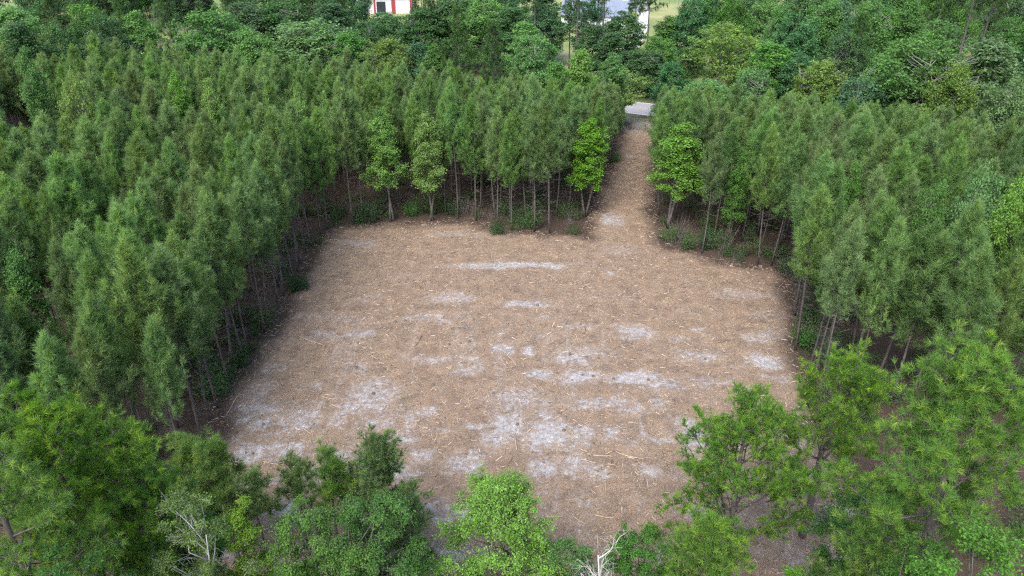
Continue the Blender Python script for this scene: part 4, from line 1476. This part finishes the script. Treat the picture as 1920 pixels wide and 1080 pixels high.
def building(name, loc, rz, w, d, hw, hr, wallm, roofm, label, windows, doors=(), trims=()):
    root = link(name, None, loc=loc, rz=rz)
    tag(root, label, "building")
    g = Geo()
    g.box((0, 0, hw / 2), (w, d, hw))
    g.add([[-w / 2, -d / 2, hw], [-w / 2, d / 2, hw], [-w / 2, 0, hw + hr - 0.05], [w / 2, -d / 2, hw], [w / 2, d / 2, hw], [w / 2, 0, hw + hr - 0.05]], [[0, 2, 1], [3, 4, 5]])
    link("wall", g.mesh("wall", wallm), root)
    g = Geo()
    o = 0.45
    for sgn in (-1, 1):
        e = np.array([[-w / 2 - o, sgn * (d / 2 + o), hw - o * hr / (d / 2)], [w / 2 + o, sgn * (d / 2 + o), hw - o * hr / (d / 2)], [w / 2 + o, 0, hw + hr], [-w / 2 - o, 0, hw + hr]])
        V = np.concatenate([e, e + np.array([0, 0, 0.12])])
        g.add(V, [[0, 1, 2], [0, 2, 3], [4, 6, 5], [4, 7, 6], [0, 5, 1], [0, 4, 5], [1, 6, 2], [1, 5, 6], [3, 7, 4], [3, 4, 0]])
    rf = link("roof", g.mesh("roof", roofm), root)
    g = Geo()
    g.box((0, 0, hw + hr + 0.13), (w + 2 * o, 0.35, 0.1))
    link("ridge_cap", g.mesh("ridge_cap", M['white']), rf)
    for x, z, ww, hh in windows:
        g = Geo()
        g.box((x, -d / 2 - 0.02, z), (ww, 0.06, hh))
        wo_ = link("window", g.mesh("window", M['glass']), root)
        g = Geo()
        for bx, bz, bw, bh in ((0, hh / 2 + .05, ww + .2, .1), (0, -hh / 2 - .05, ww + .2, .1), (-ww / 2 - .05, 0, .1, hh), (ww / 2 + .05, 0, .1, hh)):
            g.box((x + bx, -d / 2 - 0.03, z + bz), (bw, 0.1, bh))
        link("frame", g.mesh("window_frame", M['white']), wo_)
    for x, ww, hh, mm in doors:
        g = Geo()
        g.box((x, -d / 2 - 0.03, hh / 2), (ww, 0.08, hh))
        link("door", g.mesh("door", mm), root)
    for x, ww, hh, mm in trims:
        g = Geo()
        g.box((x, -d / 2 - 0.05, hh / 2), (ww, 0.16, hh))
        link("trim_post", g.mesh("trim_post", mm), root)
    return root


hp = P(1120, 52)
building("house", (hp[0], hp[1] + 6, 0), R(-14), 17, 9, 3.0, 3.2, M['white'], M['roofgrey'], "low white house with blue grey metal roof behind tall pines", [(-6, 1.6, 1.4, 1.3), (-2.5, 1.6, 1.4, 1.3), (5.5, 1.6, 1.4, 1.3)], [(1.5, 1.0, 2.1, M['roofgrey'])])
hp = P(1195, 22)
building("garage", (hp[0], hp[1] + 5, 0), R(-14), 8, 7, 2.7, 2.2, M['greyside'], M['roofgrey'], "small garage with blue grey roof at the top of the drive", [], [(0, 3.0, 2.2, M['roofgrey'])])
hp = P(716, 26)
building("barn", (hp[0], hp[1] + 5, 0), R(4), 17, 10, 4.6, 3.0, M['white'], M['red'], "white barn with red posts and doors at the top edge", [], [(-0.4, 2.6, 3.4, M['glass'])], [(-6.2, 0.9, 4.5, M['red']), (3.2, 1.1, 4.5, M['red']), (-2.3, .5, 4.5, M['red']), (8.3, 0.5, 4.5, M['red'])])
hp = P(895, 24)
building("shed", (hp[0], hp[1] + 4, 0), R(-8), 9, 6, 2.8, 1.8, M['white'], M['roofgrey'], "pale shed glimpsed between dark trees at top centre", [(-2, 1.5, 1.2, 1.1)], [(1.5, 1.2, 2.1, M['post'])])

fa, fb = P(1150, 4), P(1420, 14)
root = link("field_fence", None, loc=tuple(fa))
tag(root, "thin post and wire fence across the field at the top", "fence")
nfp = 16
for i in range(nfp):
    p = fa + (fb - fa) * i / (nfp - 1) - fa
    g = Geo()
    g.tube(np.array([[p[0], p[1], -0.1], [p[0], p[1], 0.7], [p[0], p[1], 1.5]]), [0.08, 0.075, 0.07], 6)
    link("post", g.mesh("fence_post", M['post']), root)
for z in (0.5, 0.9, 1.35):
    g = Geo()
    g.tube(np.array([[0, 0, z], *[(fb - fa) * f + np.array([0, 0, z]) for f in (0.5, 1)]]), [0.012] * 3, 4)
    link("wire", g.mesh("fence_wire", M['post']), root)
